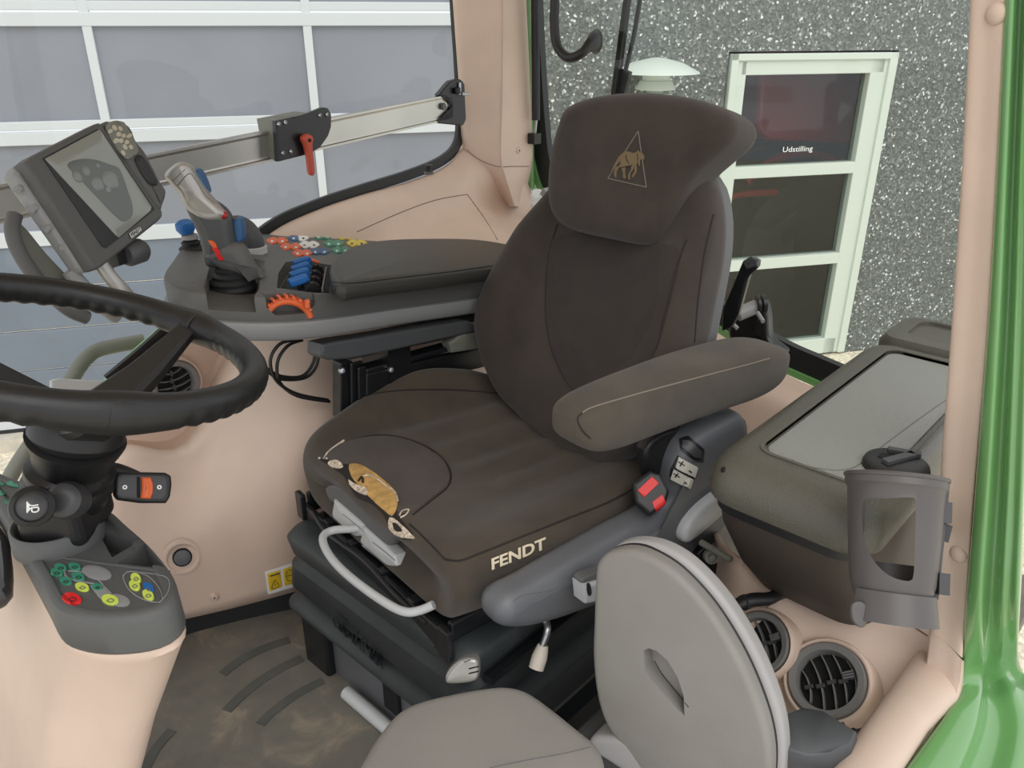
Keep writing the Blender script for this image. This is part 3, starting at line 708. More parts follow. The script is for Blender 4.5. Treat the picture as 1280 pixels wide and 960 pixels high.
o = obj('base_foot', loft([rect(.672, .74, 1.14, 1.225, 0, .008), rect(.672, .74, 1.14, 1.225, .145, .008)]), BLKM, seat)
obj('base_slot', boxf(V(.688, .945, .09), V(.006, 0, 0), V(0, .022, 0), V(0, 0, .055)), DARK, seat, False)
obj('base_rail', tube([V(.665, 1.07, .012), V(.665, .70, .012)], .014, 12, 0), GREYL, seat)
# upper suspension frame in black metal
bm = boxf(S(.27, -.015, .352), EB * .25, EW * .235, UP * .018)
for a, b in ((S(-.005, -.255, .335), S(-.005, .245, .335)),): bar(a, b, .012, .05, bm=bm)
bar(S(.0, -.25, .36), S(.5, -.25, .36), .012, .035, bm=bm); bar(S(.0, .24, .36), S(.5, .24, .36), .012, .045, bm=bm)
for w_ in (-.15, -.05, .06, .15): bar(S(-.01, w_, .355), S(.06, w_, .355), .02, .02, bm=bm)
bm2 = bm
for q in ((S(-.012, -.255, .345)), S(-.012, .245, .355)): boxf(q, EB * .006, EW * .014, UP * .03, bm=bm)
o = obj('suspension_frame', bm, BLKM, seat, False); bev(o, .003, 2)
obj('cable', tube([S(-.01, .2, .362), S(-.02, .12, .358), S(-.012, .0, .362), S(-.015, -.12, .355), S(-.01, -.2, .35)], .004, 8), BLK, seat)
obj('runner', bar(V(.70, .70, .27), V(1.22, .70, .27), .02, .012), BLKM, seat, False)
# height lever handle on the near front corner of the bellows
kp = X(580, 835, .665)
sec = lambda c, a, b: [c + EB * 0 + V(0, -1, 0) * (a * math.cos(t)) + UP * (b * math.sin(t)) for t in [2 * math.pi * k / 16 for k in range(16)]]
ax_ = V(-.25, -1, .05).normalized()
q = [(560, 838), (572, 824), (585, 819), (597, 821), (600, 832), (598, 845), (586, 850), (562, 851), (558, 846)]
kn = obj('height_knob', pillow([PL(a, b, kp, V(-.75, -.55, .3)) for a, b in q], V(-.75, -.55, .3), .026, .007, .001, 48), SILV, seat)
sk = Surf(kn)
for dy in (0, 6): seam(sk, [(586, 836 + dy), (598, 833 + dy)], .0012, DARK, 'grip_groove', kn)
seam(sk, [(580, 828), (588, 825)], .001, GREY, 'grip_mark', kn)
# tilt lever
obj('tilt_lever', tube([Z(676, 772, .335), Z(683, 778, .33), Z(684, 790, .32), Z(678, 808, .295)], .006, 10), STEEL, seat)
a, b = Z(679, 806, .295), Z(670, 836, .262)
obj('lever_grip', tube([a, a.lerp(b, .5), b], [.009, .0135, .013], 14, 3), CREAM, seat)

# grey side shell on the camera side
SP_ = S(0, -.325, 0); sn = -EW
sh = [(610, 768), (614, 748), (628, 734), (652, 722), (700, 694), (760, 660), (798, 640), (822, 622), (829, 600), (836, 570), (850, 545), (880, 524), (915, 512), (925, 560), (912, 610), (890, 655), (862, 690), (810, 714), (765, 735), (715, 756), (665, 772), (625, 777)]
def shb(p, s): return .0
side = obj('side_shell', pillow([PL(a, b, SP_, sn) for a, b in sh], sn, .07, .028, .004, 120, steps=7), GREYS, seat, sharp=60)
ss = Surf(side)
seam(ss, [(642, 752), (655, 744), (690, 738), (740, 722), (770, 700)], .0007, GREY, 'scratch', side)
# rocker switches on the shell
def rocker(q, m, lab=None):
    o = patch(ss, q, m, 'rocker_switch', seat, h=.006, k=3, n=24, smooth_out=False, label=lab); return o
patch(ss, [(849, 549), (860, 545), (880, 562), (879, 578), (868, 576), (851, 563)], BLK, 'switch_recess', seat, h=.002, k=3, n=24, smooth_out=False)
rocker([(853, 552), (860, 551), (875, 564), (873, 572), (866, 571), (853, 560)], HORNG, 'dark rocker switch above the two cream ones')
patch(ss, [(847, 569), (871, 584), (872, 592), (860, 611), (838, 597), (838, 588)], BLK, 'switch_recess', seat, h=.002, k=3, n=24, smooth_out=False)
CRM = mat('cream_switch', (206, 203, 190), .45)
for q, t in (([(849, 571), (870, 583), (866, 596), (845, 584)], '+  -'), ([(843, 586), (864, 598), (860, 610), (839, 598)], '+  -')):
    o = rocker(q, CRM); so_ = Surf(o)
    text_on(so_, '+ -', [(q[0][0] + 1, q[0][1] + 3), (q[1][0] - 2, q[1][1] + 3), (q[2][0] - 2, q[2][1] - 4), (q[3][0] + 1, q[3][1] - 4)], BLK, 'symbol', o, .0006)
# seat belt buckle
bc = PL(810, 617, S(0, -.335, 0), sn)
d1 = (Z(835, 590, .50) - Z(792, 640, .50)).normalized()
bk = [(790, 606), (812, 590), (824, 594), (836, 616), (832, 630), (812, 645), (794, 630)]
bn = V(-.62, -.42, .66).normalized()
buc = obj('belt_buckle', pillow([PL(a, b, bc, bn) for a, b in bk], bn, .035, .006, 0, 60, False), BLK, seat); sb_ = Surf(buc)
patch(sb_, [(797, 613), (815, 596), (824, 604), (805, 622)], RED, 'release_button', buc, h=.002, k=3, n=24, smooth_out=False)
patch(sb_, [(815, 628), (828, 618), (832, 628), (820, 640)], RED, 'buckle_face', buc, h=.0015, k=3, n=24, smooth_out=False)
# light grey folding lever behind the buckle, lever with symbol lower down
q = [(848, 670), (853, 655), (866, 638), (884, 622), (905, 610), (912, 620), (898, 640), (880, 656), (862, 671), (852, 676)]
obj('armrest_lever', pillow([PL(a, b, S(0, -.37, 0), sn) for a, b in q], sn, .03, .012, .002, 48), GREYL, seat)
q = [(722, 727), (745, 721), (752, 714), (760, 714), (760, 750), (745, 746), (724, 750)]
lv = obj('swivel_lever', pillow([PL(a, b, S(0, -.385, 0), sn) for a, b in q], sn, .03, .005, 0, 40, False), GREYL, seat)
patch(Surf(lv), [(733, 731), (737, 730), (739, 742), (735, 744)], BLK, 'symbol', lv, h=.001, k=2, n=16)
q = [(723, 720), (735, 714), (752, 710), (758, 716), (745, 722), (724, 727)]
obj('lever_pad', pillow([PL(a, b, S(0, -.382, 0), sn) for a, b in q], sn, .02, .004, 0, 30), GREY, seat)
# left armrest
AW = -.335
arm_s = [(.158, .700, .726, .024), (.170, .682, .738, .036), (.20, .664, .745, .043), (.25, .654, .748, .046), (.32, .650, .749, .047), (.42, .644, .748, .048), (.52, .636, .742, .048), (.60, .630, .733, .048), (.66, .634, .717, .044), (.695, .648, .70, .034), (.706, .662, .688, .02)]
arm_s = [(s, zb, zt, hw) for s, zb, zt, hw in arm_s]
secs = []
for s, zb, zt, hw in arm_s:
    zc = (zb + zt) / 2; hz = (zt - zb) / 2; q = []
    for k in range(32):
        t = 2 * math.pi * k / 32; c_, s_ = math.cos(t), math.sin(t); e = .5
        q.append(S(s, AW + (.02 if s < .3 else 0) * 0 + hw * math.copysign(abs(c_) ** e, c_), zc + hz * math.copysign(abs(s_) ** e, s_)))
    secs.append(q)
cols = list(zip(*secs)); secs = list(zip(*[spline(list(c), 5) for c in cols]))
arm = obj('armrest', loft(secs), FABA, seat, sharp=80); sa = Surf(arm)
seam(sa, [(728, 516), (738, 510), (770, 500), (820, 486), (880, 470), (930, 457), (962, 448)], .0014, SEAML, 'seam', arm)
seam(sa, [(728, 516), (722, 524), (728, 538), (738, 548)], .0014, SEAM, 'seam', arm)
obj('armrest_adjuster', bar(Z(796, 541, .60), Z(843, 528, .61), .018, .010), STEEL, seat)
obj('armrest_strap', tube([Z(812, 540, .59), Z(812, 560, .56), Z(812, 590, .53)], .006, 8), FABA, seat)
obj('armrest_arm', pillow([PL(a, b, S(0, -.30, 0), sn) for a, b in ((800, 560), (830, 535), (900, 525), (925, 520), (925, 560), (880, 590), (820, 620), (808, 600))], sn, .03, .01, 0, 40), BLK, seat)

# ================================================================ RIGHT ARMREST CONSOLE
con = thing('control_console', 'dark grey armrest console with joystick, coloured buttons and black leather pad', 'console', V(.95, 1.35, .42))
zt, zm, zb = .800, .755, .716
TK = .18; TNR = V(TK, 0, 1).normalized()            # the console top slopes gently down towards the back
def tz(x): return -TK * (x - .80)
def ZC(px, py, z): return PL(px, py, V(.80, 0, z), TNR)
near = [(207, 372), (212, 385), (228, 394), (262, 400), (330, 403), (400, 399), (500, 385), (565, 377), (617, 370), (648, 365), (660, 352)]
far = [(664, 330), (655, 314), (600, 306), (560, 303), (492, 299), (447, 287), (400, 288), (345, 291), (300, 293), (250, 298), (226, 309), (212, 326)]
NP = [ZC(a, b, zm) for a, b in near]; FP = [ZC(a, b, zt) for a, b in far]
ol = resample(spline(NP + FP, 5, True), 120)
cc = sum(ol, Vector()) / 120; cc = V(cc.x, cc.y, 0)
def oz(z, ins=0):
    out = []
    for i, p in enumerate(ol):
        t = (ol[(i + 1) % 120] - ol[i - 1]); t.z = 0; n_ = V(t.y, -t.x, 0).normalized(); q = V(p.x, p.y, 0)
        if n_.dot(q - cc) > 0: n_ = -n_
        # keep pointing inwards along the outline's own winding
        out.append(V(p.x, p.y, z + tz(p.x)) + n_ * ins)
    return out
wind = sum((ol[i].x - cc.x) * (ol[(i + 1) % 120].y - cc.y) - (ol[i].y - cc.y) * (ol[(i + 1) % 120].x - cc.x) for i in range(120))
def oz(z, ins=0):
    out = []
    for i, p in enumerate(ol):
        t = (ol[(i + 1) % 120] - ol[i - 1]); t.z = 0; t.normalize(); n_ = V(-t.y, t.x, 0) if wind > 0 else V(t.y, -t.x, 0)
        out.append(V(p.x, p.y, z + tz(p.x)) + n_ * ins)
    return out
cb = obj('console_body', loft([oz(zm - .006, .006), oz(zm, .004), oz(zt - .008, .003), oz(zt - .002, .006), oz(zt, .011)]), GREYC, con, sharp=50)
obj('console_trim', loft([oz(zb, .016), oz(zb + .002, .008), oz(zb + .008, .002), oz(zm - .008, -.004), oz(zm - .002, -.002), oz(zm, .006)]), GREYT, con, sharp=50)
def pxp(pts, z0, z1, zr=zt): return prism([V(p.x, p.y, z0 + tz(p.x)) for p in [ZC(a, b, zr) for a, b in pts]], UP * (z1 - z0))
# recesses: joystick well, lever well, wheel well
jb = ZC(292, 360, .775)
cut(cb, pxp([(262, 334), (285, 326), (312, 330), (325, 345), (324, 362), (312, 378), (290, 384), (263, 384), (255, 360)], .772, .84))
cut(cb, pxp([(346, 360), (348, 342), (357, 328), (378, 326), (415, 332), (411, 366), (394, 366)], .773, .84))
wa = (ZC(400, 401, zm) - ZC(330, 403, zm)).normalized(); wb_ = UP.cross(wa); wq = ZC(365, 402, zm)
cut(cb, prism([PL(a, b, wq, wb_) - wb_ * .03 for a, b in ((332, 370), (398, 369), (397, 384), (388, 393), (345, 395), (334, 385))], wb_ * .058))
WELL = mat('well_black', (26, 26, 28), .7)
obj('well_floor', pxp([(349, 358), (350, 343), (359, 330), (378, 328), (412, 334), (408, 364), (394, 364)], .7735, .7755), WELL, con, False)
SCn = Surf(cb)
# leather arm pad
pad = [(412, 343), (416, 325), (436, 311), (470, 303), (520, 300), (580, 300), (618, 304), (648, 311), (655, 322), (640, 333), (600, 339), (540, 347), (470, 355), (425, 360)]
po = obj('arm_pad', pillow([ZC(a, b + 6, .818) for a, b in pad], TNR, .036, .02, .006, 90), LEA, con)
seam(Surf(po), [(416, 352), (440, 354), (500, 347), (560, 340), (640, 329)], .0014, BLK, 'pad_seam', po)
# coloured key pairs
def key(cx, cy, a, b, m, half=0, mk=None):
    pts = []
    for k in range(16):
        t = 2 * math.pi * k / 16; x = math.cos(t); y = math.sin(t) * (1 - abs(x)) ** .0
        x_, y_ = a * math.copysign(abs(math.cos(t)) ** .9, math.cos(t)), b * math.sin(t) * (1 if (half == 0 or x * half < 0) else (1 - abs(x) * .75))
        pts.append((cx + x_, cy + y_))
    o = patch(SCn, pts, m, 'button', con, h=.0028, k=2, n=16)
    if o and mk:
        s2 = Surf(o); patch(s2, ell(cx, cy, a * .24, b * .26, 0, 8), mk, 'symbol', o, h=.0003, k=1, n=8)
for (x1, x2, y, m, mk) in ((340, 353, 301.5, ORG, WHT), (357, 370, 309, ORG, WHT), (372, 384, 317, ORG, WHT), (367, 379, 298, BLUED, WHT), (380.5, 392.5, 306.5, WHT, GREY), (398, 410, 296, GRNB, WHT), (411, 423, 305, GRNB, WHT), (394, 405.5, 315, BLUED, WHT), (426, 438, 296, YELB, BLK), (440, 452, 304.5, YELB, BLK), (421, 432, 313.5, GRNB, WHT)):
    key(x1, y, 7.2, 4.1, m, -1, mk); key(x2, y, 7.2, 4.1, WHT if (m is BLUED and y == 298) else m, 1, BLK if (m is BLUED and y == 298) else mk)
seam(SCn, [(383, 321), (392, 327), (399, 329)], .003, ORG, 'orange_slide', con, .002)
# blue lever caps and ribbed rollers
for i, (a, b) in enumerate(((378, 327), (376.5, 334.5), (375, 342), (373.5, 350.5))):
    p = ZC(a, b, .813)
    o = obj('lever_cap', pillow([p + wa * .018 * x + wb_ * .0075 * y + UP * (.006 * x) for x, y in ((-1, -.9), (-.6, -1), (.8, -1), (1, -.8), (1, .8), (.8, 1), (-.6, 1), (-1, .9), (-1.1, 0))], (UP - wa * .3), .016, .004, .001, 30, False), BLUE, con)
    obj('lever_stem', tube([p - UP * .004, p - UP * .03], .004, 8), BLK, o)
for i, (a, b) in enumerate(((394, 336), (393, 344), (391.5, 351.5), (390, 359))):
    p = ZC(a, b, .803); bm = lathe([(0, -.006), (.014, -.006), (.016, -.003), (.016, .003), (.014, .006), (0, .006)], p - UP * .006, wb_, 20)
    for k in range(10):
        t = 2 * math.pi * k / 10; q = p - UP * .006 + (wa * math.cos(t) + UP * math.sin(t)) * .0155
        boxf(q, wb_ * .0055, (wa * -math.sin(t) + UP * math.cos(t)) * .0018, (wa * math.cos(t) + UP * math.sin(t)) * .0016, bm)
    obj('roller', bm, BLK, con)
obj('well_ridge', bar(ZC(408, 335, .803), ZC(403, 363, .803), .003, .006), GREY, con)
# orange thumb wheel
wc = PL(364, 402, wq, wb_) + wb_ * .012; wy = wb_
bm = tube([wc + wa * (.040 * math.cos(t)) + UP * (.036 * math.sin(t)) - UP * .002 for t in [R(170 - 16 * k) for k in range(11)]], .0065, 10)
for k in range(9):
    t = R(155 - 16 * k); d_ = wa * math.cos(t) + UP * math.sin(t); boxf(wc + d_ * .043, wy * .008, UP.cross(d_) * .0001 + (wa * -math.sin(t) + UP * math.cos(t)) * .0025, d_ * .003, bm)
obj('thumb_wheel', bm, ORG, con)
obj('thumb_wheel_tab', pillow([PL(a, b, wq, wb_) for a, b in ((381, 376), (386, 374), (387, 383), (384, 386), (380, 384))], -wb_, .012, .003, 0, 24, False), ORG, con)
# joystick
jp = V(jb.x, jb.y, .800 + tz(jb.x)); jn = -HD
JP = lambda a, b, f=0: PL(a, b, jp, jn) - HD * f
boot = obj('joystick_boot', lathe([(0, -.02), (.042, -.02), (.044, -.012), (.040, -.006), (.041, .0), (.034, .006), (.035, .012), (.028, .017), (.029, .023), (.02, .028), (0, .028)], V(jb.x, jb.y, .790 + tz(jb.x)), UP, 32), RUB, con)
fl = [(257, 318), (268, 328), (285, 338), (303, 343), (322, 343), (330, 345), (318, 330), (308, 312), (297, 302), (280, 300), (262, 308)]
obj('joystick_collar', pillow([JP(a, b) for a, b in fl], jn, .05, .02, 0, 60), GREYC, con)
gr = [(236, 244), (248, 240), (268, 250), (284, 262), (291, 275), (294, 295), (297, 318), (294, 330), (270, 334), (258, 328), (252, 300), (243, 278), (234, 258)]
grip = obj('joystick_grip', pillow([JP(a, b) for a, b in gr], jn, .045, .02, .002, 70), DARKBOX, con); sg_ = Surf(grip)
hd = [(211, 220), (218, 210), (230, 203), (240, 206), (250, 222), (262, 241), (277, 256), (287, 268), (282, 275), (262, 276), (247, 268), (236, 258), (230, 244), (218, 230)]
hdo = obj('joystick_head', pillow([JP(a, b, .006) for a, b in hd], (jn + UP * .3), .046, .012, .002, 70), SILV, con); sh_ = Surf(hdo)
seam(sh_, [(222, 232), (236, 217), (244, 224), (256, 243), (268, 254)], .0008, GREY, 'head_joint', hdo)
seam(sh_, [(216, 226), (232, 211)], .0006, GREY, 'head_joint', hdo)
for i in range(3):
    patch(sg_, [(261 + 4.5 * i, 300 + 8 * i), (268 + 4 * i, 302 + 8 * i), (272 + 4 * i, 309 + 7.5 * i), (266 + 4 * i, 308 + 8 * i)], RED if i else ORG, 'rocker', grip, h=.003, k=2, n=16)
h = sg_.hit(279, 269) or sh_.hit(279, 269)
obj('red_button', lathe([(0, .008), (.005, .007), (.007, .003), (.0075, 0)], h[0], h[1], 20), REDD, grip)
obj('blue_trigger', pillow([JP(a, b, -.012) for a, b in ((239, 214), (247, 214), (255, 228), (259, 243), (250, 236), (242, 224))], jn, .03, .006, 0, 30), BLUED, con)
obj('blue_trigger', pillow([JP(a, b, -.014) for a, b in ((290, 278), (300, 275), (303, 300), (294, 302))], jn, .03, .006, 0, 24), BLUED, con)
# small cross lever with blue cap behind the joystick
kb = ZC(240, 312, zt)
obj('lever_boot', lathe([(0, 0), (.026, 0), (.026, .004), (.018, .01), (.02, .016), (.012, .022), (0, .022)], kb, UP, 24), RUB, con)
obj('lever_collar', lathe([(0, .022), (.018, .024), (.016, .032), (.008, .036), (0, .036)], kb, UP, 24), GREYT, con)
obj('blue_knob', lathe([(0, .034), (.014, .036), (.02, .046), (.019, .058), (.010, .064), (0, .065)], kb, UP + V(-.1, .05, 0), 20), BLUE, con)
# hooded gooseneck
kg = ZC(318, 316, zt)
obj('hood_collar', lathe([(0, 0), (.028, 0), (.028, .014), (.024, .016), (0, .016)], kg, UP, 32), GREYL, con)
obj('gooseneck_hood', tube([kg + UP * .012, kg + UP * .032 + RGT * -.002, kg + UP * .052 - RGT * .012, kg + UP * .062 - RGT * .028, kg + UP * .058 - RGT * .046], [.025, .024, .022, .02, .018], 24), DARKBOX, con)
for q in ((240, 352), (316, 348)):
    h = SCn.hit(*q)
    if h: obj('dimple', lathe([(0, .0006), (.004, .0006), (.005, 0)], h[0], h[1], 12), GREY, cb)
seam(SCn, [(313, 371), (330, 370), (333, 368), (402, 374), (405, 368), (418, 370)], .001, GREY, 'mould_line', cb)
seam(SCn, [(311, 303), (316, 328), (333, 338), (330, 352)], .001, GREY, 'mould_line', cb)
# under-console support, slides, cables
us = [(393, 428), (410, 424), (440, 420), (520, 407), (576, 399), (585, 404), (584, 413), (540, 423), (480, 436), (432, 446), (402, 448), (392, 444)]
NPp = Y(480, 425, 1.225); un = V(.02, -1, .1).normalized()
obj('support_cover', pillow([PL(a, b, NPp, un) for a, b in us], un, .05, .006, 0, 80, False), DARKBOX, con)
bm = bar(Y(425, 436, 1.31), Y(640, 393, 1.29), .07, .03)
bar(Y(452, 462, 1.25), Y(600, 422, 1.23), .035, .012, bm=bm); bar(Y(455, 480, 1.24), Y(640, 436, 1.22), .02, .05, bm=bm)
bar(Y(428, 450, 1.27), Y(428, 520, 1.27), .03, .03, bm=bm); bar(Y(445, 452, 1.25), Y(446, 520, 1.25), .008, .03, bm=bm); bar(Y(452, 458, 1.24), Y(453, 510, 1.24), .006, .02, bm=bm)
o = obj('slide_bracket', bm, BLKM, con, False); bev(o, .003, 2)
o = obj('adjuster_lever', pillow([Y(a, b, 1.22) for a, b in ((556, 428), (572, 416), (600, 414), (620, 420), (606, 425), (590, 436), (560, 440))], un, .03, .006, 0, 40, False), TUBEG, con)
for q in ((427, 463), (488, 462), (606, 441), (612, 443)):
    obj('bolt', lathe([(0, .008), (.005, .007), (.007, 0)], Y(q[0], q[1], 1.225), V(-.3, -1, .2), 12), STEEL, con)
for i, p in enumerate(([(372, 424), (350, 430), (338, 450), (345, 475), (370, 492), (410, 500)], [(378, 425), (360, 432), (347, 452), (350, 478), (372, 495), (412, 502)], [(330, 458), (350, 470), (378, 470), (392, 452), (394, 430)], [(332, 463), (352, 474), (382, 472), (396, 456), (398, 432)])):
    tag(obj('cable', tube([Y(a, b, 1.33 + .006 * i) for a, b in p], .0035, 8), BLK), ['thin black cable looping down to the left in the outer loop under the console', 'thin black cable just inside the outermost loop under the console', 'upper black cable curling back up to the console underside', 'lower black cable curling back up to the console underside'][i], 'cable', None)
sp_ = obj('support_post', bar(V(.98, 1.27, .0), V(.98, 1.27, .64), .09, .06, V(1, 0, 0)), BLKM, con, False)

# ================================================================ MONITOR
mp = Y(120, 245, 1.33); mn = V(.35, -.88, .32).normalized()
M_ = lambda a, b, f=0: PL(a, b, mp, mn) + mn * f
mon = thing('display_terminal', 'grey tilted display terminal with rubber keypad beside the steering wheel', 'monitor', M_(115, 350))
body = [(30, 203), (38, 196), (118, 155), (125, 153), (130, 158), (203, 264), (204, 269), (200, 275), (128, 333), (120, 338), (114, 332)]
mb = obj('housing', pillow([M_(a, b, -.014) for a, b in body], mn, .03, .005, 0, 80, False), DASHT, mon, sharp=30)
backb = [(24, 212), (28, 200), (60, 186), (120, 160), (195, 262), (120, 334), (110, 336)]
obj('rear_housing', pillow([M_(a + 5, b + 1, -.036) for a, b in backb], mn, .03, .008, 0, 60, False), GREYT, mon)
SM = Surf(mb)
patch(SM, [(53, 198), (124, 160), (193, 262), (146, 300), (130, 312)], BLK, 'screen_rim', mon, h=.0012, k=3, n=60, smooth_out=False)
SM2 = Surf(mb)
sc = patch(SM, [(55, 199), (124, 162), (190, 261), (147, 298)], SCR, 'screen', mon, h=.0022, k=4, n=60, smooth_out=False)
SS = Surf(sc)
bl = [(84, 206), (100, 199), (120, 200), (135, 205), (148, 210), (155, 225), (160, 240), (165, 255), (165, 270), (155, 277), (142, 268), (120, 245), (102, 226)]
patch(SS, bl, SCR2, 'screen_dark_shape', sc, h=.0004, k=4, n=50)
for (a, b, r1, r2, rt) in ((97, 221, 8, 5, 50), (108, 214, 7, 4.5, 55), (122, 230, 10, 7, 50), (138, 225, 13, 9, 50), (122, 207, 3, 2, 50), (135, 237, 4, 3, 50)):
    patch(SS, ell(a, b, r1, r2, rt), SCR3, 'screen_light_shape', sc, h=.0008, k=2, n=20)
pt = patch(SM, [(160, 292), (174, 282), (177, 288), (163, 299)], BLK, 'logo_plate', mon, h=.0012, k=2, n=24, smooth_out=False)
pt = patch(SM, [(160.6, 292), (174, 283), (176.6, 288), (163.4, 298.4)], WHT, 'logo_plate', mon, h=.0016, k=2, n=24, smooth_out=False)
text_on(SM, 'FENDT', [(161.5, 292.5), (173.5, 284), (175.8, 287.8), (163.8, 296.6)], BLK, 'logo_lettering', mon, .0026, bold=.02)
for q in ((38, 228), (57, 252), (75, 277), (94, 300), (112, 322)):
    obj('housing_rib', bar(M_(q[0] - 3, q[1], -.03), M_(q[0] + 2, q[1] + 4, -.03) , .012, .012), GREYT, mon)
# keypad wing
kw = [(131, 156), (140, 152), (152, 153), (162, 160), (170, 178), (180, 190), (198, 225), (207, 240), (203, 256), (198, 262), (176, 232), (155, 200)]
kwo = obj('keypad_wing', pillow([M_(a, b, -.012) for a, b in kw], mn, .036, .01, 0, 70), DASHT, mon); sk_ = Surf(kwo)
kp_ = patch(sk_, [(133, 160), (145, 153), (154, 155), (171, 187), (165, 196), (155, 197)], TUBEG, 'keypad', mon, h=.004, k=3, n=40); sk2 = Surf(kp_)
CRK = mat('keypad_key', (190, 184, 164), .6)
for (a, b, r1, r2) in ((143, 160, 4, 2.5), (150, 161, 3.5, 2.2), (148, 168, 3, 3), (154, 170, 2.8, 2.8), (151, 176, 3, 3), (158, 178, 3, 3), (156, 184, 4, 2.5), (163, 184, 3.5, 2.5), (145, 176, 3, 4), (161, 170, 2.5, 4), (154, 191, 4, 2.2), (138, 164, 2.5, 3)):
    patch(sk2, ell(a, b, r1, r2, 55), CRK, 'key', kp_, h=.0012, k=1, n=14)
obj('keypad_knob', lathe([(0, -.012), (.011, -.012), (.011, .012), (0, .012)], M_(163, 165, -.02), mn, 20), BLK, mon)
patch(sk_, [(168, 200), (178, 196), (196, 228), (190, 232), (182, 226)], BLK, 'wing_grip', mon, h=.002, k=3, n=30)
seam(SS, [(160, 222), (172, 240), (182, 266)], .0016, GREYT, 'screen_highlight', sc) if False else None
obj('clamp_knob', lathe([(0, -.02), (.016, -.02), (.02, -.014), (.02, .014), (.016, .02), (0, .02)], M_(178, 312, -.02), mn.cross(UP), 24), DARKBOX, mon)
obj('knob_block', boxf(M_(164, 318, -.03), mn * .012, mn.cross(UP).normalized() * .012, UP * .012), BLK, mon)
# arms carrying the terminal
arm_ = [M_(a, b, -.06) for a, b in ((50, 256), (47, 275), (54, 300), (72, 330), (94, 356), (118, 378), (140, 388))]
obj('bracket_arm', tube(arm_, .011, 14), DASHT, mon)
o = obj('bracket_plate', pillow([M_(a, b, -.075) for a, b in ((55, 262), (70, 272), (96, 305), (128, 340), (150, 368), (120, 366), (88, 340), (66, 310))], mn, .012, .004, 0, 50), TUBEG, mon)
obj('support_tube', tube([M_(140, 322, -.03), M_(152, 340, -.03), M_(168, 358, -.03), M_(188, 372, -.04), M_(212, 382, -.05), M_(235, 386, -.06)], .012, 16), SILV, mon)
obj('support_arm', tube([M_(112, 330, -.05), M_(130, 350, -.05), M_(155, 370, -.06), M_(185, 384, -.08)], .012, 12), GREYT, mon)

# ================================================================ ALUMINIUM RAIL
A = Y(-60, 267, 1.70); B2 = Y(558, 134, 1.76); rd = (B2 - A).normalized(); rn = rd.cross(UP).normalized(); ru = rn.cross(rd).normalized()
if rn.y > 0: rn = -rn
ru = rd.cross(rn); ru = ru if ru.z > 0 else -ru
hh_ = .034
rail = thing('mounting_rail', 'long aluminium rail running across the right side window', 'rail', A.lerp(B2, .5) - UP * .03)
pf = [(-hh_, -.010), (-hh_, .010), (-hh_ + .005, .010), (-hh_ + .007, .005), (-hh_ + .011, .004), (hh_ - .011, .004), (hh_ - .007, .005), (hh_ - .005, .010), (hh_, .010), (hh_, -.010)]
obj('rail_profile', loft([[p + ru * a + rn * b for a, b in pf] for p in (A, B2)]), ALU, rail, False)
obj('rail_bolt', lathe([(0, .006), (.008, .006), (.010, 0)], Y(554, 133, 1.75), rn, 16), GREY, rail)
ex = Y(570, 127, 1.76)
o = obj('end_bracket', pillow([PL(a, b, ex, rn) for a, b in ((545, 119), (560, 101), (572, 98), (578, 104), (580, 150), (576, 157), (545, 154), (543, 150), (562, 146), (562, 122))], rn, .02, .004, 0, 50, False), BLKM, rail)
obj('end_knob', lathe([(0, -.008), (.009, -.008), (.009, .008), (0, .008)], PL(566, 113, ex, rn) + rn * .018, ru, 16), BLK, rail)
obj('end_bolt', tube([PL(570, 103, ex, rn) + rn * .015, PL(570, 118, ex, rn) + rn * .015], .004, 8), STEEL, rail)
obj('end_bolt', tube([PL(572, 117, ex, rn) + rn * .015, PL(582, 117, ex, rn) + rn * .015], .005, 8), STEEL, rail)
brk = thing('clamp_bracket', 'black clamp plate with grey top block and orange lever on the aluminium rail', 'clamp', PL(370, 180, A + rn * .03, rn))
cp_ = A + rn * .035; P_ = lambda a, b, f=0: PL(a, b, cp_, rn) + rn * f
o = obj('clamp_plate', pillow([P_(a, b) for a, b in ((342, 151), (380, 143), (402, 134), (408, 135), (412, 143), (412, 158), (408, 170), (398, 184), (385, 192), (345, 202))], rn, .014, .002, 0, 90, False), BLKM, brk)
o = obj('top_block', prism([P_(343, 151), P_(366, 148), P_(378, 143), P_(384, 141), P_(384, 141, -.05), P_(343, 151, -.07)], ru * -.006), TUBEG, brk, False)
o = obj('side_block', prism([P_(343, 151), P_(345, 202), P_(345, 195, -.05), P_(343, 151, -.07)], rd * .006), TUBEG, brk, False)
for q in ((352, 145), (362, 143), (366, 147)): obj('bolt_hole', lathe([(0, .0008), (.004, .0008), (.004, -.002)], PL(q[0], q[1], P_(343, 151), ru), ru, 12), DARK, brk)
for q in ((354, 153), (346, 155), (397, 144), (406, 143), (351, 191), (361, 189)):
    obj('bolt', lathe([(0, .009), (.0025, .009), (.003, .011), (.0048, .010), (.0055, .007)], P_(*q), rn, 16), STEEL, brk)
obj('clamp_lever', pillow([P_(a, b, .022) for a, b in ((369, 172), (373, 167), (379, 167), (383, 172), (382, 182), (385, 214), (379, 216), (376, 195), (373, 182))], rn, .016, .005, 0, 50), ORGR, brk)
obj('lever_hub', lathe([(0, .0), (.009, 0), (.009, .02), (0, .02)], P_(377, 174), rn, 16), ORGR, brk)
obj('lever_screw', lathe([(0, .032), (.004, .032), (.004, .02)], P_(377, 174), rn, 12), DARK, brk)

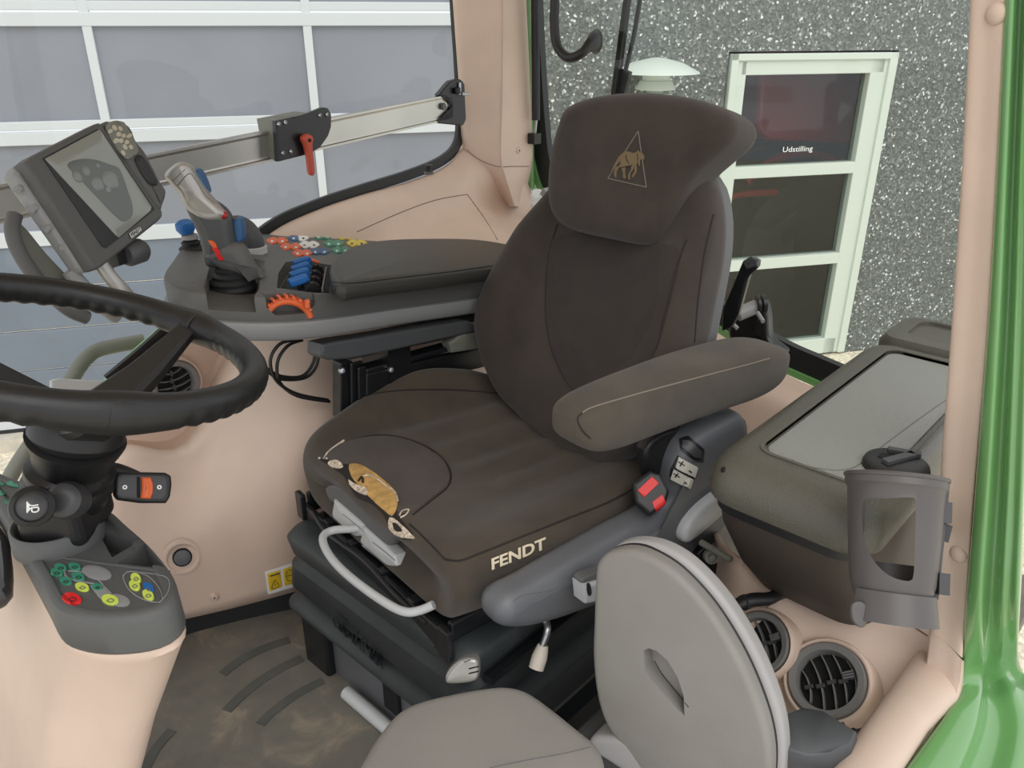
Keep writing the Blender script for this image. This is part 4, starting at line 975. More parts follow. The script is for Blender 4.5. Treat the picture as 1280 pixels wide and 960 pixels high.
# small things in the right rear corner
h = sf_wr.hit(536, 216)
pc = h[0] if h else Y(536, 216, 1.76)
lk = thing('black_peg', 'small black round peg on the beige ledge by the window corner', 'peg', pc)
obj('peg_base', lathe([(0, -.004), (.014, -.004), (.014, .002), (.010, .004), (0, .004)], pc, UP, 24), GREY, lk)
obj('peg_top', lathe([(0, .004), (.009, .004), (.009, .014), (.011, .016), (.011, .022), (0, .023)], pc, UP, 24), BLK, lk)
st = thing('gas_strut', 'black vertical gas strut beside the rear window frame', 'strut', X(668, 180, 1.980))
obj('strut_body', tube([X(668, -160, 1.980), X(670, 150, 1.980)], .013, 16, 0), BLK, st)
obj('strut_rod', tube([X(670, 150, 1.980), X(668, 172, 1.980)], .005, 10, 0), STEEL, st)
obj('strut_clamp', boxf(X(668, 173, 1.980), V(.016, 0, 0), V(0, .014, 0), V(0, 0, .016)), BLK, st, False)
obj('green_post', tube([X(658, -160, 2.013), X(664, 235, 2.013)], .012, 12, 0), GRN, w2)
pr = thing('paper_roll', 'crumpled white paper roll tucked behind the seat by the window corner', 'paper', X(668, 262, 1.600))
pr0 = X(664, 248, 1.80); pd_ = V(.55, -.75, -.1).normalized()
bm = lathe([(0.004, 0), (.014, -.002), (.026, .003), (.030, .012), (.030, .10), (.01, .11)], pr0, pd_, 26)
for v in bm.verts: v.co += V(random.uniform(-1, 1), random.uniform(-1, 1), random.uniform(-1, 1)) * .0012
obj('roll', bm, PAPER, pr)
obj('loose_sheet', thick(grid([[X(678, 262, 1.679), X(690, 272, 1.679), X(705, 284, 1.679)], [X(675, 280, 1.668), X(688, 288, 1.668), X(700, 296, 1.668)], [X(680, 292, 1.657), X(690, 296, 1.657), X(700, 302, 1.657)]], 4), V(.001, 0, 0)), PAPER, pr)
obj('roll_label', bar(X(681, 238, 1.690), X(704, 262, 1.690), .03, .02), GREYT, pr, False)
gb = thing('grab_handle', 'curved black grab handle hanging in front of the rear window', 'handle', X(705, 75, 1.936))
obj('handle_tube', tube([X(694, -160, 1.936), X(694, -20, 1.936), X(693, 30, 1.936), X(697, 58, 1.936), X(711, 72, 1.936), X(728, 66, 1.947), X(738, 52, 1.969)], .0135, 16), BLK, gb)
obj('handle_mount', loft([[c_ + (V(0, 1, 0) * math.cos(t) * a + UP * math.sin(t) * b) for t in [2 * math.pi * k / 24 for k in range(24)]] for c_, a, b in ((X(733, 60, 1.953), .010, .014), (X(740, 53, 1.980), .020, .026), (X(745, 52, 2.013), .024, .034), (X(745, 52, 2.044), .022, .032))]), BLK, gb)
wp = thing('rear_wiper', 'black wiper arm and blade hanging down outside the rear window', 'wiper', X(772, 118, 2.112))
obj('wiper_blade', bar(X(800, -120, 2.123), X(768, 122, 2.123), .016, .02, V(1, 0, 0)), BLK, wp)
obj('wiper_arm', tube([X(818, -120, 2.145), X(795, 30, 2.145), X(779, 100, 2.145), X(775, 122, 2.134)], .007, 8), BLK, wp)
obj('wiper_clip', bar(X(784, 88, 2.134), X(775, 122, 2.134), .03, .014, V(1, 0, 0)), RUB, wp)

# tall lever and wiper motor behind the seat
tl = thing('black_lever', 'angular black lever standing behind the seat backrest', 'lever', X(905, 418, 1.35))
obj('lever_arm', pillow([X(a, b, 1.38) for a, b in ((904, 412), (905, 385), (930, 326), (941, 321), (950, 326), (949, 334), (938, 344), (925, 392), (916, 408))], V(-1, -.3, .1), .035, .006, 0, 60, False), BLKM, tl)
obj('lever_tip', pillow([X(a, b, 1.375) for a, b in ((930, 327), (941, 320), (950, 325), (948, 332), (935, 337))], V(-1, -.3, .3), .04, .004, 0, 40, False), DARKBOX, tl)
wm = thing('wiper_motor', 'black motor housing with grey shaft low in the rear window', 'motor', X(945, 420, 1.78))
obj('motor_body', pillow([X(a, b, 1.80) for a, b in ((915, 420), (920, 392), (945, 380), (958, 375), (963, 392), (966, 420), (985, 440), (940, 440))], V(-1, -.2, .2), .06, .012, 0, 60), BLKM, wm)
obj('motor_shaft', tube([X(922, 393, 1.68), X(946, 383, 1.72)], .017, 18, 0), GREYT, wm)
obj('shaft_rings', lathe([(0, -.01), (.022, -.01), (.022, -.004), (.018, -.002), (.022, .002), (.022, .010), (0, .012)], X(951, 380, 1.72), V(.6, -.6, .1), 24), BLK, wm)
obj('crank_pin', tube([X(947, 391, 1.66), X(954, 402, 1.64)], .005, 8, 0), GREYT, wm)
obj('crank_pin', tube([X(914, 403, 1.60), X(922, 411, 1.60)], .005, 8, 0), GREYT, wm)

# ================================================================ STEERING WHEEL, COLUMN, DASH
WC = V(.281, .94, .918); ta, tb = R(18.5), R(-18)
WN = V(math.sin(ta) * math.cos(tb), math.sin(ta) * math.sin(tb), math.cos(ta)).normalized()
WU = WN.cross(V(0, 1, 0)).normalized(); WV = WN.cross(WU)
sw = thing('steering_wheel', 'black three-spoke steering wheel with a grippy moulded rim', 'steering wheel', WC - WN * .05)
def wp_(t, r=.202, f=0): return WC + (WU * math.cos(t) + WV * math.sin(t)) * r + WN * f
def ang(px, py):
    q = PL(px, py, WC, WN) - WC; return math.atan2(q.dot(WV), q.dot(WU))
rings = []; NS = 256; sp_a = [ang(248, 408), ang(-70, 420), ang(100, 500)]
sp_a = [sp_a[0], sp_a[0] + R(120), sp_a[0] - R(120)]
for i in range(NS + 1):
    t = 2 * math.pi * i / NS; o_ = (WU * math.cos(t) + WV * math.sin(t)); ring = []
    near_sp = min(abs((t - a + math.pi) % (2 * math.pi) - math.pi) for a in sp_a)
    br = .0185 + .003 * math.exp(-(near_sp / .16) ** 2)
    wv = .0011 * (1 + math.sin(t * 58)) if near_sp > .25 else 0
    for k in range(18):
        a = 2 * math.pi * k / 18; c_, s_ = math.cos(a), math.sin(a)
        r_ = br - wv * max(0, min(1, .5 - s_ * 1.5))
        ring.append(wp_(t) + o_ * c_ * r_ * .92 + WN * s_ * r_ * 1.05)
    rings.append(ring)
obj('rim', loft(rings, False), WHEELM, sw, sharp=80)
for a in sp_a:
    q0 = WC + (WU * math.cos(a) + WV * math.sin(a)) * .02 - WN * .098 + RGT * .024; q1 = wp_(a, .188, -.004)
    q05 = q0.lerp(q1, .5) - WN * .006; sd_ = WN.cross((q1 - q0).normalized()); rg = []
    for p, wd_, th in ((q0, .034, .018), (q05, .024, .014), (q1, .014, .011)):
        rg.append([p + sd_ * x * wd_ + WN * y * th for x, y in ((-1, -.6), (-.7, -1), (.7, -1), (1, -.6), (1, .6), (.7, 1), (-.7, 1), (-1, .6))])
    o = obj('spoke', loft(rg), WHEELM, sw, sharp=30)
    obj('spoke_clamp', tube([wp_(a - .045, .201), wp_(a, .202), wp_(a + .045, .201)], .0215, 16, 2), BLK, sw)
obj('hub', lathe([(0, -.125), (.045, -.125), (.052, -.115), (.050, -.095), (.04, -.085), (0, -.082)], WC + RGT * .024, WN, 32), BLK, sw)

dz = .672
colm = thing('steering_column', 'black steering column with ribbed boot between wheel and dash', 'column', Z(75, 670, dz))
cb0 = Z(76, 662, dz); cb1 = WC - WN * .115 + RGT * .024
prof = [(.040, 0), (.040, .05), (.046, .10), (.047, .22), (.043, .30), (.046, .34), (.048, .42), (.052, .50), (.047, .56), (.050, .60), (.050, .66), (.046, .70), (.048, .74), (.050, .82), (.056, .90), (.060, .97), (.045, 1.0)]
rings = []
for r_, t in prof:
    c = cb0.lerp(cb1, t) + V(0, 0, 0); ax = (cb1 - cb0).normalized(); u, v = frame_of(ax)
    r_ *= .90
    rings.append([c + u * math.cos(a) * r_ * 1.0 + v * math.sin(a) * r_ * (1.12 if t < .7 else 1) for a in [2 * math.pi * k / 36 for k in range(36)]])
obj('column_boot', loft(rings), BLK, colm, sharp=50)
# lower column block
bx = cb0.lerp(cb1, .27); o = obj('column_block', boxf(bx, RGT * .040, HD * .045, UP * .036), BLK, colm, False); bev(o, .014, 4)
CQ = cb0.lerp(cb1, .30) - HD * .055
hn = (CAM - Z(40, 633, dz + .05)).normalized(); hc = CAM + ray(40, 633) * .86
obj('horn_stalk', lathe([(.012, -.06), (.02, -.055), (.022, -.03), (.016, -.02), (.017, -.008), (.0215, -.006), (.0225, .0), (.0215, .006), (.017, .009), (.015, .0075), (0, .0085)], hc, hn, 40), BLK, colm)
obj('stalk_rings', lathe([(.010, -.075), (.020, -.07), (.022, -.05), (.019, -.044), (.019, -.036), (.014, -.032), (.008, -.032)], hc + RGT * .022 + UP * .008, (hn - RGT * .35).normalized(), 32), HORNG, colm)
hb = obj('horn_button', lathe([(0, .0105), (.012, .010), (.0145, .008), (.015, .005)], hc, hn, 32), HORNG, colm); shb_ = Surf(hb)
for l in ([(34, 627), (34, 634), (34, 641)], [(35, 629), (39, 632), (48, 631)], [(35, 639), (39, 635), (48, 634)], [(35, 630), (36, 634), (36, 638)], [(40, 634), (40, 639), (44, 640), (48, 638), (48, 634)]):
    seam(shb_, l, .0008, WHT, 'horn_symbol', hb, .0004)
tp = PL(177, 607, CAM + ray(177, 607) * 1.02, hn)
ST = lambda a, b, f=0: PL(a, b, tp, hn) + hn * f
obj('stalk_arm', tube([ST(100, 630, -.02), ST(112, 610, -.012), ST(126, 594, -.008), ST(145, 590, -.006), ST(175, 598, -.008)], [.018, .019, .015, .012, .008], 14), BLK, colm)
o = obj('switch_head', pillow([ST(a, b) for a, b in ((142, 594), (147, 590), (205, 591), (212, 595), (213, 606), (211, 621), (206, 629), (175, 629), (146, 625), (142, 619), (141, 605))], hn, .03, .005, 0, 70, False), BLK, colm); s_h = Surf(o)
face = patch(s_h, [(147, 597), (152, 594), (204, 595), (208, 600), (207, 619), (202, 624), (152, 622), (147, 618)], HORNG, 'switch_face', o, h=.0012, k=3, n=40, smooth_out=False)
sf2 = Surf(face)
o2 = obj('orange_rocker', pillow([ST(a, b, .016) for a, b in ((174, 597), (186, 597), (189, 605), (189, 615), (186, 624), (173, 623), (175, 610))], hn, .014, .004, .002, 36, False), ORG, o)
patch(sf2, [(171, 596), (175, 596), (175, 622), (171, 622)], DARK, 'rocker_gap', face, h=.0006, k=1, n=16, smooth_out=False)
for q in ((156, 609), (199, 609)):
    h = sf2.hit(*q); obj('switch_ring', lathe([(.0012, .0008), (.0028, .0008), (.0028, 0), (.0012, 0), (.0012, .0008)], h[0] + h[1] * .0005, h[1], 16, cap=False), WHT, face)

dash = thing('dash_pod', 'dark grey dash top with coloured symbols on a beige tapered pedestal', 'dashboard', V(.16, .98, 0))
outl = [(4, 600), (20, 597), (45, 600), (90, 611), (135, 634), (160, 655), (188, 680), (210, 707), (219, 728), (219, 744), (208, 757), (185, 767), (155, 772), (120, 773), (88, 768), (66, 757), (50, 728), (28, 688), (4, 640), (-40, 600), (-90, 620), (-60, 560), (-20, 570)]
outl = [(20, 597), (45, 600), (90, 611), (135, 634), (160, 655), (188, 680), (210, 707), (219, 728), (219, 744), (208, 757), (185, 767), (155, 772), (120, 773), (88, 768), (66, 757), (50, 728), (28, 688), (4, 645), (-25, 600), (-70, 560), (-30, 575)]
DP = resample(spline([Z(a, b, dz) for a, b in outl], 5, True), 110); dc = sum(DP, Vector()) / 110
def dr(z, s, ins=0):
    out = []
    for i, p in enumerate(DP):
        n_ = (DP[(i + 1) % 110] - DP[i - 1]).normalized().cross(UP)
        if n_.dot(p - dc) > 0: n_ = -n_
        q = p + n_ * ins; q = dc + (q - dc) * s; out.append(V(q.x, q.y, z))
    return out
dt = obj('dash_top', loft([dr(dz - .050, .97), dr(dz - .050, 1.0), dr(dz - .044, 1.02), dr(dz - .010, 1.008), dr(dz - .003, 1.0, .002), dr(dz, 1.0, .007), dr(dz, 1.0, .012), dr(dz - .004, 1.0, .015), dr(dz - .004, .5)]), DASHT, dash, sharp=45)
dq = dz - .004
def dpx(pts, z0, z1): return prism([V(p.x, p.y, z0) for p in [Z(a, b, dq) for a, b in pts]], UP * (z1 - z0))
cut(dt, dpx([(122, 663), (175, 676), (140, 697)], dz - .035, dz + .02))
cut(dt, dpx([(146, 704), (181, 681), (206, 711)], dz - .035, dz + .02))
cut(dt, dpx([(14, 640), (24, 640), (34, 684), (28, 688)], dz - .035, dz + .02))
SD = Surf(dt)
obj('raised_edge', tube([Z(a, b, dq + .0005) for a, b in ((47, 694), (90, 699), (140, 706), (212, 715))], .0018, 8), DASHT, dash)
obj('column_socket', lathe([(.046, -.004), (.052, -.004), (.051, .024), (.048, .026), (.045, .024), (.044, -.004), (.046, -.004)], Z(74, 668, dz) - UP * .004, UP, 48, cap=False), DASHT, dash, sharp=60)
PODM = BEIGE
FP_ = [Z(a, b, dz) for a, b in outl]
pr_ = []
for z, s, dx, dy in ((dz - .05, 1.0, 0, 0), (dz - .058, 1.008, 0, 0), (dz - .066, .985, 0, 0), (.5, .95, .040, 0), (.3, .86, .095, 0), (.12, .80, .135, 0), (0.0, .78, .155, 0)):
    r_ = dr(z, s); pr_.append([p - RGT * dx - HD * dx * .3 for p in r_])
obj('pedestal', loft(pr_), PODM, dash, sharp=50)
obj('knee_panel', pillow([Z(a, b, .62) for a, b in ((-60, 600), (0, 668), (10, 700), (12, 738), (2, 760), (-60, 760))], V(.3, -.8, .5), .05, .02, 0, 50), HORNG, dash)
for q, m, r_, rt in (((76, 710.5), GRNB, (8, 4.2), 10), ((93.5, 709.5), GRNB, (8, 4.2), 10), ((71, 717), GRNB, (8.5, 4.4), 10), ((98, 722), GRNB, (8.5, 4.8), 12), ((82.5, 727.5), GRNB, (8, 4.5), 10), ((122, 735), GRNB, (6.5, 4), 10), ((103, 735), LIME, (9, 4.8), 12), ((138, 751), LIME, (11, 6), 12), ((90, 749.5), RED, (12.5, 6.8), 12), ((170, 724), LIME, (7, 5.5), 35), ((168.5, 733), LIME, (7.5, 5.5), 30), ((186, 736), BLUE, (7.5, 5), 35), ((185.5, 745), LIME, (8, 5.5), 35)):
    if q == (122, 735): patch(SD, [(112, 732), (128, 730), (140, 742), (126, 750)], GREYT, 'grey_field', dash, h=.0006, k=2, n=24, smooth_out=False)
    if q == (138, 751): patch(SD, ell(148, 751, 15, 7.5, 12), GREYT, 'grey_field', dash, h=.0008, k=2, n=24)
    o = patch(SD, ell(q[0], q[1], r_[0], r_[1], rt), m, 'button', dash, h=.0022, k=2, n=24)
    if o:
        s3 = Surf(o); seam(s3, [(q[0] - r_[0] * .4, q[1]), (q[0], q[1] - r_[1] * .4), (q[0] + r_[0] * .4, q[1]), (q[0], q[1] + r_[1] * .35), (q[0] - r_[0] * .4, q[1])], .0005, BLK if m in (GRNB, RED) else GREY, 'symbol', o, .0003)
patch(SD, ell(121, 716.5, 19, 8.5, 12), GREYT, 'grey_field', dash, h=.0008, k=2, n=28)
seam(SD, [(80, 714), (84, 722), (98, 727), (118, 730)], .0012, GREYT, 'printed_line', dash, .0004)
seam(SD, [(86, 714), (104, 716), (125, 727), (134, 742)], .0009, GREYT, 'printed_line', dash, .0004)
e_ = [(154, 722), (158, 716), (168, 715), (184, 720), (196, 731), (203, 744), (201, 752), (192, 753), (176, 748), (162, 738)]
seam(SD, e_ + [e_[0], e_[1]], .0006, GREYT, 'printed_line', dash, .0004)
seam(SD, [(168, 715), (200, 719), (211, 726), (210, 740), (203, 750)], .0005, GREYT, 'printed_line', dash, .0004)
for (a, b) in ((1, 605), (14, 605), (20, 607), (2, 617), (10, 628), (16, 629), (118, 643), (121, 650)):
    patch(SD, ell(a, b, 5, 2.4, 15), GRNB, 'button', dash, h=.0015, k=1, n=14)
seam(SD, [(104, 655), (120, 658), (130, 655), (131, 648), (122, 638)], .0006, GREYT, 'printed_line', dash, .0004)

# grab rail outside and mirror tray seen behind the wheel
gr_ = thing('outside_handrail', 'grey bent tube handrail outside the right cab window', 'handrail', Y(20, 580, 1.95))
obj('rail_tube', tube([Y(-10, 660, 1.95), Y(12, 598, 1.95), Y(45, 545, 1.95), Y(92, 470, 1.95), Y(108, 448, 1.95), Y(128, 436, 1.95), Y(180, 426, 1.93)], .0175, 14), TUBEG, gr_)
tr_ = thing('storage_tray', 'pale grey tray outside the green frame, half hidden by the steering wheel rim', 'tray', Y(105, 485, 1.80))
obj('plate', pillow([Y(a, b, 1.80) for a, b in ((62, 480), (70, 477), (130, 480), (140, 484), (140, 500), (62, 500))], UP + V(0, -.6, 0), .03, .006, 0, 40, False), GREYL, tr_)

# ================================================================ FOLDING PASSENGER SEAT
js = thing('passenger_seat', 'light grey hard plastic folding passenger seat in the foreground', 'seat', V(.66, .42, 0))
JX = .76; JN = V(-1, -.10, .16).normalized(); JO = X(800, 800, JX)
J = lambda a, b, f=0: PL(a, b, JO, JN) + JN * f
jb_ = [(749, 720), (752, 700), (765, 687), (790, 683), (815, 690), (850, 712), (890, 755), (925, 810), (950, 865), (965, 915), (968, 960), (960, 1010), (930, 1060), (870, 1060), (830, 1000), (790, 938), (765, 905), (752, 870), (746, 820), (747, 770)]
jbo = obj('seat_back', pillow([J(a, b) for a, b in jb_], JN, .03, .010, .004, 110), JUMP, js, sharp=80)
hole = [(812, 806), (818, 803), (828, 806), (842, 818), (855, 840), (862, 862), (863, 886), (856, 880), (840, 862), (822, 842), (814, 830)]
cut(jbo, prism([J(a, b, -.006) for a, b in hole], JN * .05))
SJ = Surf(jbo)
jbk = [(a + (8 if a > 800 else 2), b - 2) for a, b in jb_]
obj('back_shell', pillow([J(a, b, -.028) for a, b in jbk], JN, .03, .008, 0, 110), JUMPE, js, sharp=80)
obj('seam_gap', pillow([J(a, b, -.013) for a, b in jb_], JN, .006, .002, 0, 110), BLK, js)
obj('handle_recess', pillow([J(a, b, -.002) for a, b in ((840, 808), (850, 818), (858, 838), (852, 832), (842, 822))], JN, .004, .001, 0, 30), BLK, jbo)
seam(SJ, [(818, 826), (830, 846), (846, 866), (861, 884)], .0008, BLK, 'handle_seam', jbo, 0)
jc = [(448, 975), (457, 950), (474, 922), (498, 894), (525, 880), (570, 869), (620, 861), (648, 863), (668, 872), (695, 892), (722, 914), (744, 932), (752, 945), (756, 965), (752, 1000), (700, 1080), (560, 1100), (450, 1050)]
jco = obj('seat_pan', pillow([Z(a, b + 6, .355) for a, b in jc], UP + V(-.05, 0, 0), .045, .018, .004, 110), JUMP, js, sharp=80)
seam(Surf(jco), [(612, 960), (660, 950), (700, 943), (738, 934)], .0008, GREY, 'pan_seam', jco)
obj('seat_hinge', pillow([J(a, b, -.01) for a, b in ((740, 925), (760, 915), (800, 925), (830, 990), (800, 1020), (745, 1000))], JN, .05, .01, 0, 50), JUMPE, js)
obj('seat_hinge', lathe([(0, -.03), (.012, -.03), (.012, .03), (0, .03)], J(765, 950, .02), V(0, 1, 0), 16), HORNG, js)
ped = boxf(V(.76, .42, .13), V(.10, 0, 0), V(0, .12, 0), V(0, 0, .13))
o = obj('pedestal', ped, DARKBOX, js, False); bev(o, .015, 3)
# hinge motor cover beside it
tp_ = [Z(a, b, .385) for a, b in ((958, 900), (985, 888), (1003, 881), (1030, 885), (1075, 913), (1068, 930), (1040, 944), (1010, 946), (985, 938), (960, 925))]
o = obj('hinge_cover', loft([[p - UP * .13 for p in tp_], [p - UP * .02 for p in tp_], [p - UP * .003 + (sum(tp_, Vector()) / 10 - p) * .06 for p in tp_], [p + (sum(tp_, Vector()) / 10 - p) * .12 for p in tp_]]), DARKBOX, js, sharp=50)
for i in range(9):
    p = Z(1050 + random.uniform(-8, 34), 935 + random.uniform(-6, 22), .31 + random.uniform(-.02, .02)); d_ = V(random.uniform(-1, 1), random.uniform(-1, 1), random.uniform(-.5, .8)).normalized()
    obj('wiring', tube([p - d_ * .03, p + UP * .008, p + d_ * .03 + RGT * .01], .006, 8, 4), BLK, js)

# ================================================================ COOL BOX AND SECOND LID
cbx = thing('storage_box', 'dark storage box with a grey textured recessed lid beside the driver seat', 'storage box', V(1.25, .35, .40))
def rrect(x0, x1, y0, y1, z, r, n=8): return rect(x0, x1, y0, y1, z, r, n)
X0, X1, Y0, Y1 = .915, 1.552, .232, .482
lid = obj('box_lid', loft([rrect(X0 + .012, X1, Y0, Y1 - .012, .612, .05), rrect(X0 + .002, X1 + .004, Y0, Y1 - .002, .620, .055), rrect(X0, X1 + .005, Y0, Y1, .635, .055), rrect(X0 + .004, X1 + .002, Y0 + .004, Y1 - .004, .655, .052), rrect(X0 + .014, X1, Y0 + .01, Y1 - .012, .672, .045), rrect(X0 + .034, X1 - .008, Y0 + .016, Y1 - .024, .682, .038), rrect(X0 + .05, X1 - .018, Y0 + .02, Y1 - .034, .684, .035)]), LID, cbx, sharp=60)
cut(lid, prism(rrect(X0 + .075, X1 - .035, Y0 + .03, Y1 - .055, .679, .025), UP * .02))
obj('lid_panel', prism(rrect(X0 + .08, X1 - .040, Y0 + .035, Y1 - .060, .678, .022), UP * .0025), LIDSHEEN, lid, sharp=30)
obj('lid_ridge', loft([[p + (V(0, 0, 0)) for p in r] for r in (rrect(X0 + .068, X1 - .030, Y0 + .024, Y1 - .050, .683, .028), rrect(X0 + .068, X1 - .030, Y0 + .024, Y1 - .050, .686, .028), rrect(X0 + .074, X1 - .035, Y0 + .030, Y1 - .055, .686, .025), rrect(X0 + .074, X1 - .035, Y0 + .030, Y1 - .055, .679, .025))], False), LID, lid, sharp=50)
SL = Surf(lid, [o for o in COL.objects if o.name.startswith('lid_panel')][0])
seam(SL, [(1183, 500), (1150, 523), (1100, 560), (1070, 583), (1045, 588), (1010, 583), (990, 575)], .0009, GREY, 'lid_line', lid)
obj('lid_gap', loft([rrect(X0 + .014, X1 - .01, Y0 + .01, Y1 - .014, z, .045) for z in (.598, .614)]), BLK, cbx)
obj('box_body', loft([rrect(1.06, 1.50, .25, .445, .40, .05), rrect(1.00, 1.52, .245, .458, .47, .055), rrect(.945, 1.535, .24, .468, .56, .055), rrect(.932, 1.54, .24, .470, .602, .055)]), BOXB, cbx, sharp=60)
h = SL.hit(904, 587); obj('lid_screw', lathe([(0, .002), (.003, .002), (.0045, .0005), (.005, -.002)], h[0], h[1], 14), DARK, lid)
# round latch in the lid
h = SL.hit(1122, 584); lc = Z(1120, 582, .684)
lt = obj('lid_latch', lathe([(0, .008), (.036, .008), (.042, .005), (.044, 0), (.044, -.004)], lc, UP, 32), BLK, cbx)
obj('latch_grip', bar(lc + V(-.02, .01, .010), lc + V(.03, -.012, .010), .012, .006), DARKBOX, lt, False)
obj('latch_slot', boxf(lc + V(.0, .018, .0085), V(.008, 0, 0), V(0, .006, 0), V(0, 0, .0005)), DARK, lt, False)
obj('latch_grip', bar(lc + V(.02, .02, .010), lc + V(.035, -.02, .010), .010, .006), HORNG, lt, False)
b2 = thing('rear_storage_lid', 'smaller grey textured lid behind the storage box at the rear window', 'lid', V(1.66, .37, .60))
l2 = obj('lid_shell', loft([rrect(1.572, 1.735, .22, .470, .60, .03), rrect(1.568, 1.74, .216, .474, .62, .035), rrect(1.568, 1.74, .216, .474, .67, .035), rrect(1.576, 1.732, .224, .464, .686, .03), rrect(1.59, 1.72, .236, .45, .690, .025)]), LID, b2, sharp=60)
cut(l2, prism(rrect(1.60, 1.71, .244, .430, .683, .025), UP * .02))
struct('trim_6', loft([rrect(1.50, 1.74, .22, .47, .38, .03), rrect(1.56, 1.75, .22, .478, .602, .03)]), BOXB)

# cup holder on the post
ch = thing('cup_holder', 'dark grey open cup holder basket on the beige door post', 'cup holder', X(1118, 760, .86))
ct = X(1120, 597, .902); cbm = X(1114, 750, .835); axc = (ct - cbm).normalized(); hgt = (ct - cbm).length; u_ = (RGT - axc * RGT.dot(axc)).normalized(); v_ = axc.cross(u_)
if v_.dot(CAM - ct) < 0: v_ = -v_
def cpt(a, h_, r): return cbm + axc * h_ + (u_ * math.cos(a) + v_ * math.sin(a)) * r
pr_o = [(.030, 0), (.040, .01), (.0455, .14), (.0495, .5), (.0525, .9), (.0555, .93), (.0555, 1.0), (.0515, 1.0), (.0485, .9), (.0455, .5), (.0415, .15), (.036, .03), (.028, .025), (.0, .025), (.0, .0)]
bk_ = obj('basket', loft([[cpt(2 * math.pi * k / 72, hgt * f_, r_ if r_ > 0 else 1e-4) for k in range(72)] for r_, f_ in pr_o], False), CUPM, ch, sharp=50)
cmid = ct.lerp(cbm, .5); fo = (CAM - cmid).normalized()
cut(bk_, prism([p for p in resample(spline([PL(a, b, cmid + fo * .09, fo) for a, b in ((1078, 623), (1108, 621), (1140, 620), (1146, 626), (1145, 675), (1143, 722), (1135, 729), (1112, 722), (1093, 705), (1081, 682), (1076, 655))], 5, True), 60)], fo * -.085))
cut(bk_, prism([cmid - fo * .012 + u_ * a + (axc - fo * axc.dot(fo)).normalized() * b for a, b in ((-.036, -.03), (.036, -.03), (.036, .05), (-.036, .05))], fo * -.08))
obj('basket_floor', lathe([(0, .004), (.038, .004), (.038, .008), (0, .008)], cbm, axc, 32), CUPM, ch)
obj('top_lip', tube([cpt(2 * math.pi * k / 36, hgt, .0545) for k in range(36)], .003, 8, 1, closed=True), CUPM, ch)
o = obj('lower_cradle', loft([[cpt(R(20 + 7 * k), .010, r_) for k in range(22)] + [cpt(R(20 + 7 * (21 - k)), .010, r_ - .004) for k in range(22)] for r_ in (.046,)] + [[cpt(R(20 + 7 * k), -.024, .05) for k in range(22)] + [cpt(R(20 + 7 * (21 - k)), -.024, .045) for k in range(22)]]), CUPM, ch)
obj('cradle_tab', pillow([cpt(R(155), -.02, .052) + u_ * a + axc * b for a, b in ((-.008, .012), (.004, .016), (.012, .004), (.006, -.012), (-.006, -.006))], v_, .008, .002, 0, 30), CUPM, ch)
obj('clear_pad', lathe([(0, .003), (.006, .003), (.008, 0)], cpt(R(155), -.016, .054) + u_ * .002, v_, 18), GREYT, ch)
obj('floor_pad', lathe([(0, .009), (.014, .009), (.016, .004)], cpt(R(100), 0.004, .02), axc, 20), GREY, ch)
bar_ = bar(cpt(R(0), hgt * .05, .043), cpt(R(0), hgt * .95, .052), .03, .006, u_)
obj('mount_plate', bar_, HORNG, ch, False)
obj('mount_arm', bar(cpt(R(12), hgt * .6, .045), X(1168, 660, 1.09), .03, .02), HORNG, ch, False)
for f in (.18, .75): obj('mount_clip', boxf(cpt(R(22), hgt * f, .052), u_ * .006, v_ * .004, axc * .012), HORNG, ch, False)

# ================================================================ ROUND AIR VENTS
VRING = mat('vent_ring_plastic', (122, 121, 119), .5)
def vent(cx, cy, sf, n, r, lab, tw, z=None):
    h = sf.hit(cx, cy); hs = [sf.hit(cx + a, cy + b) for a, b in ((-30, 0), (30, 0), (0, -30), (0, 30), (0, 0))]; n = (sum((q[1] for q in hs if q), Vector()).normalized() * 2.5 + n.normalized() * (1 if tw == 0 else 1.2)).normalized(); c = h[0] + n * (.026 if tw == 0 else .024)
    t = thing('air_vent', lab, 'air vent', c, 'round air vents in the beige trim')
    obj('vent_surround', lathe([(r * 1.24, -.045), (r * 1.19, -.004), (r * 1.13, .005), (r * 1.08, .006), (r * 1.02, 0), (r * 1.02, -.013)], c, n, 56, cap=False), BEIGE, t, sharp=80)
    obj('vent_ring', lathe([(r * 1.02, -.01), (r * 1.01, .006), (r * .97, .009), (r * .80, .007), (r * .76, .0), (r * .76, -.013)], c, n, 56, cap=False), VRING, t, sharp=50)
    obj('vent_throat_shade', lathe([(r * .77, .0), (r * .77, -.0115), (0, -.012)], c, n, 40, cap=False), DARK, t)  # shallow near-black cup, its colour stands in for shade deep in the vent
    u, v = frame_of(n); a = R(tw); ua = u * math.cos(a) + v * math.sin(a); va = n.cross(ua)
    for k in range(-2, 3):
        off = k * r * .3; L = math.sqrt(max(0, (r * .74) ** 2 - off ** 2))
        pts = [c + va * (off + r * .10 * (1 - (x * x))) + ua * L * x + n * (-.004 + .004 * (1 - x * x)) for x in (-1, -.5, 0, .5, 1)]
        g = [[p + n * q for p in spline(pts, 4)] for q in (0, -.009)]
        obj('louvre', thick(g, va * .0018), VRING, t)
        obj('louvre_clip', boxf(c + va * (off + r * .1) + ua * r * .1 * (1 if k % 2 else .6) + n * -.002, ua * .003, va * .007, n * .003), HORNG, t, False)
    for k in (-1, 0, 1):
        obj('thumb_rib', boxf(c + va * (r * .58) + ua * (r * .07 * k) + n * .004, ua * .0014, va * .008, n * .003), GREY, t, False)
    return t
vn = V(-.22, .62, .74)
vent(1039, 857, sf_wl, vn, .058, 'large round louvred vent on the beige shelf below the cup holder', 140)
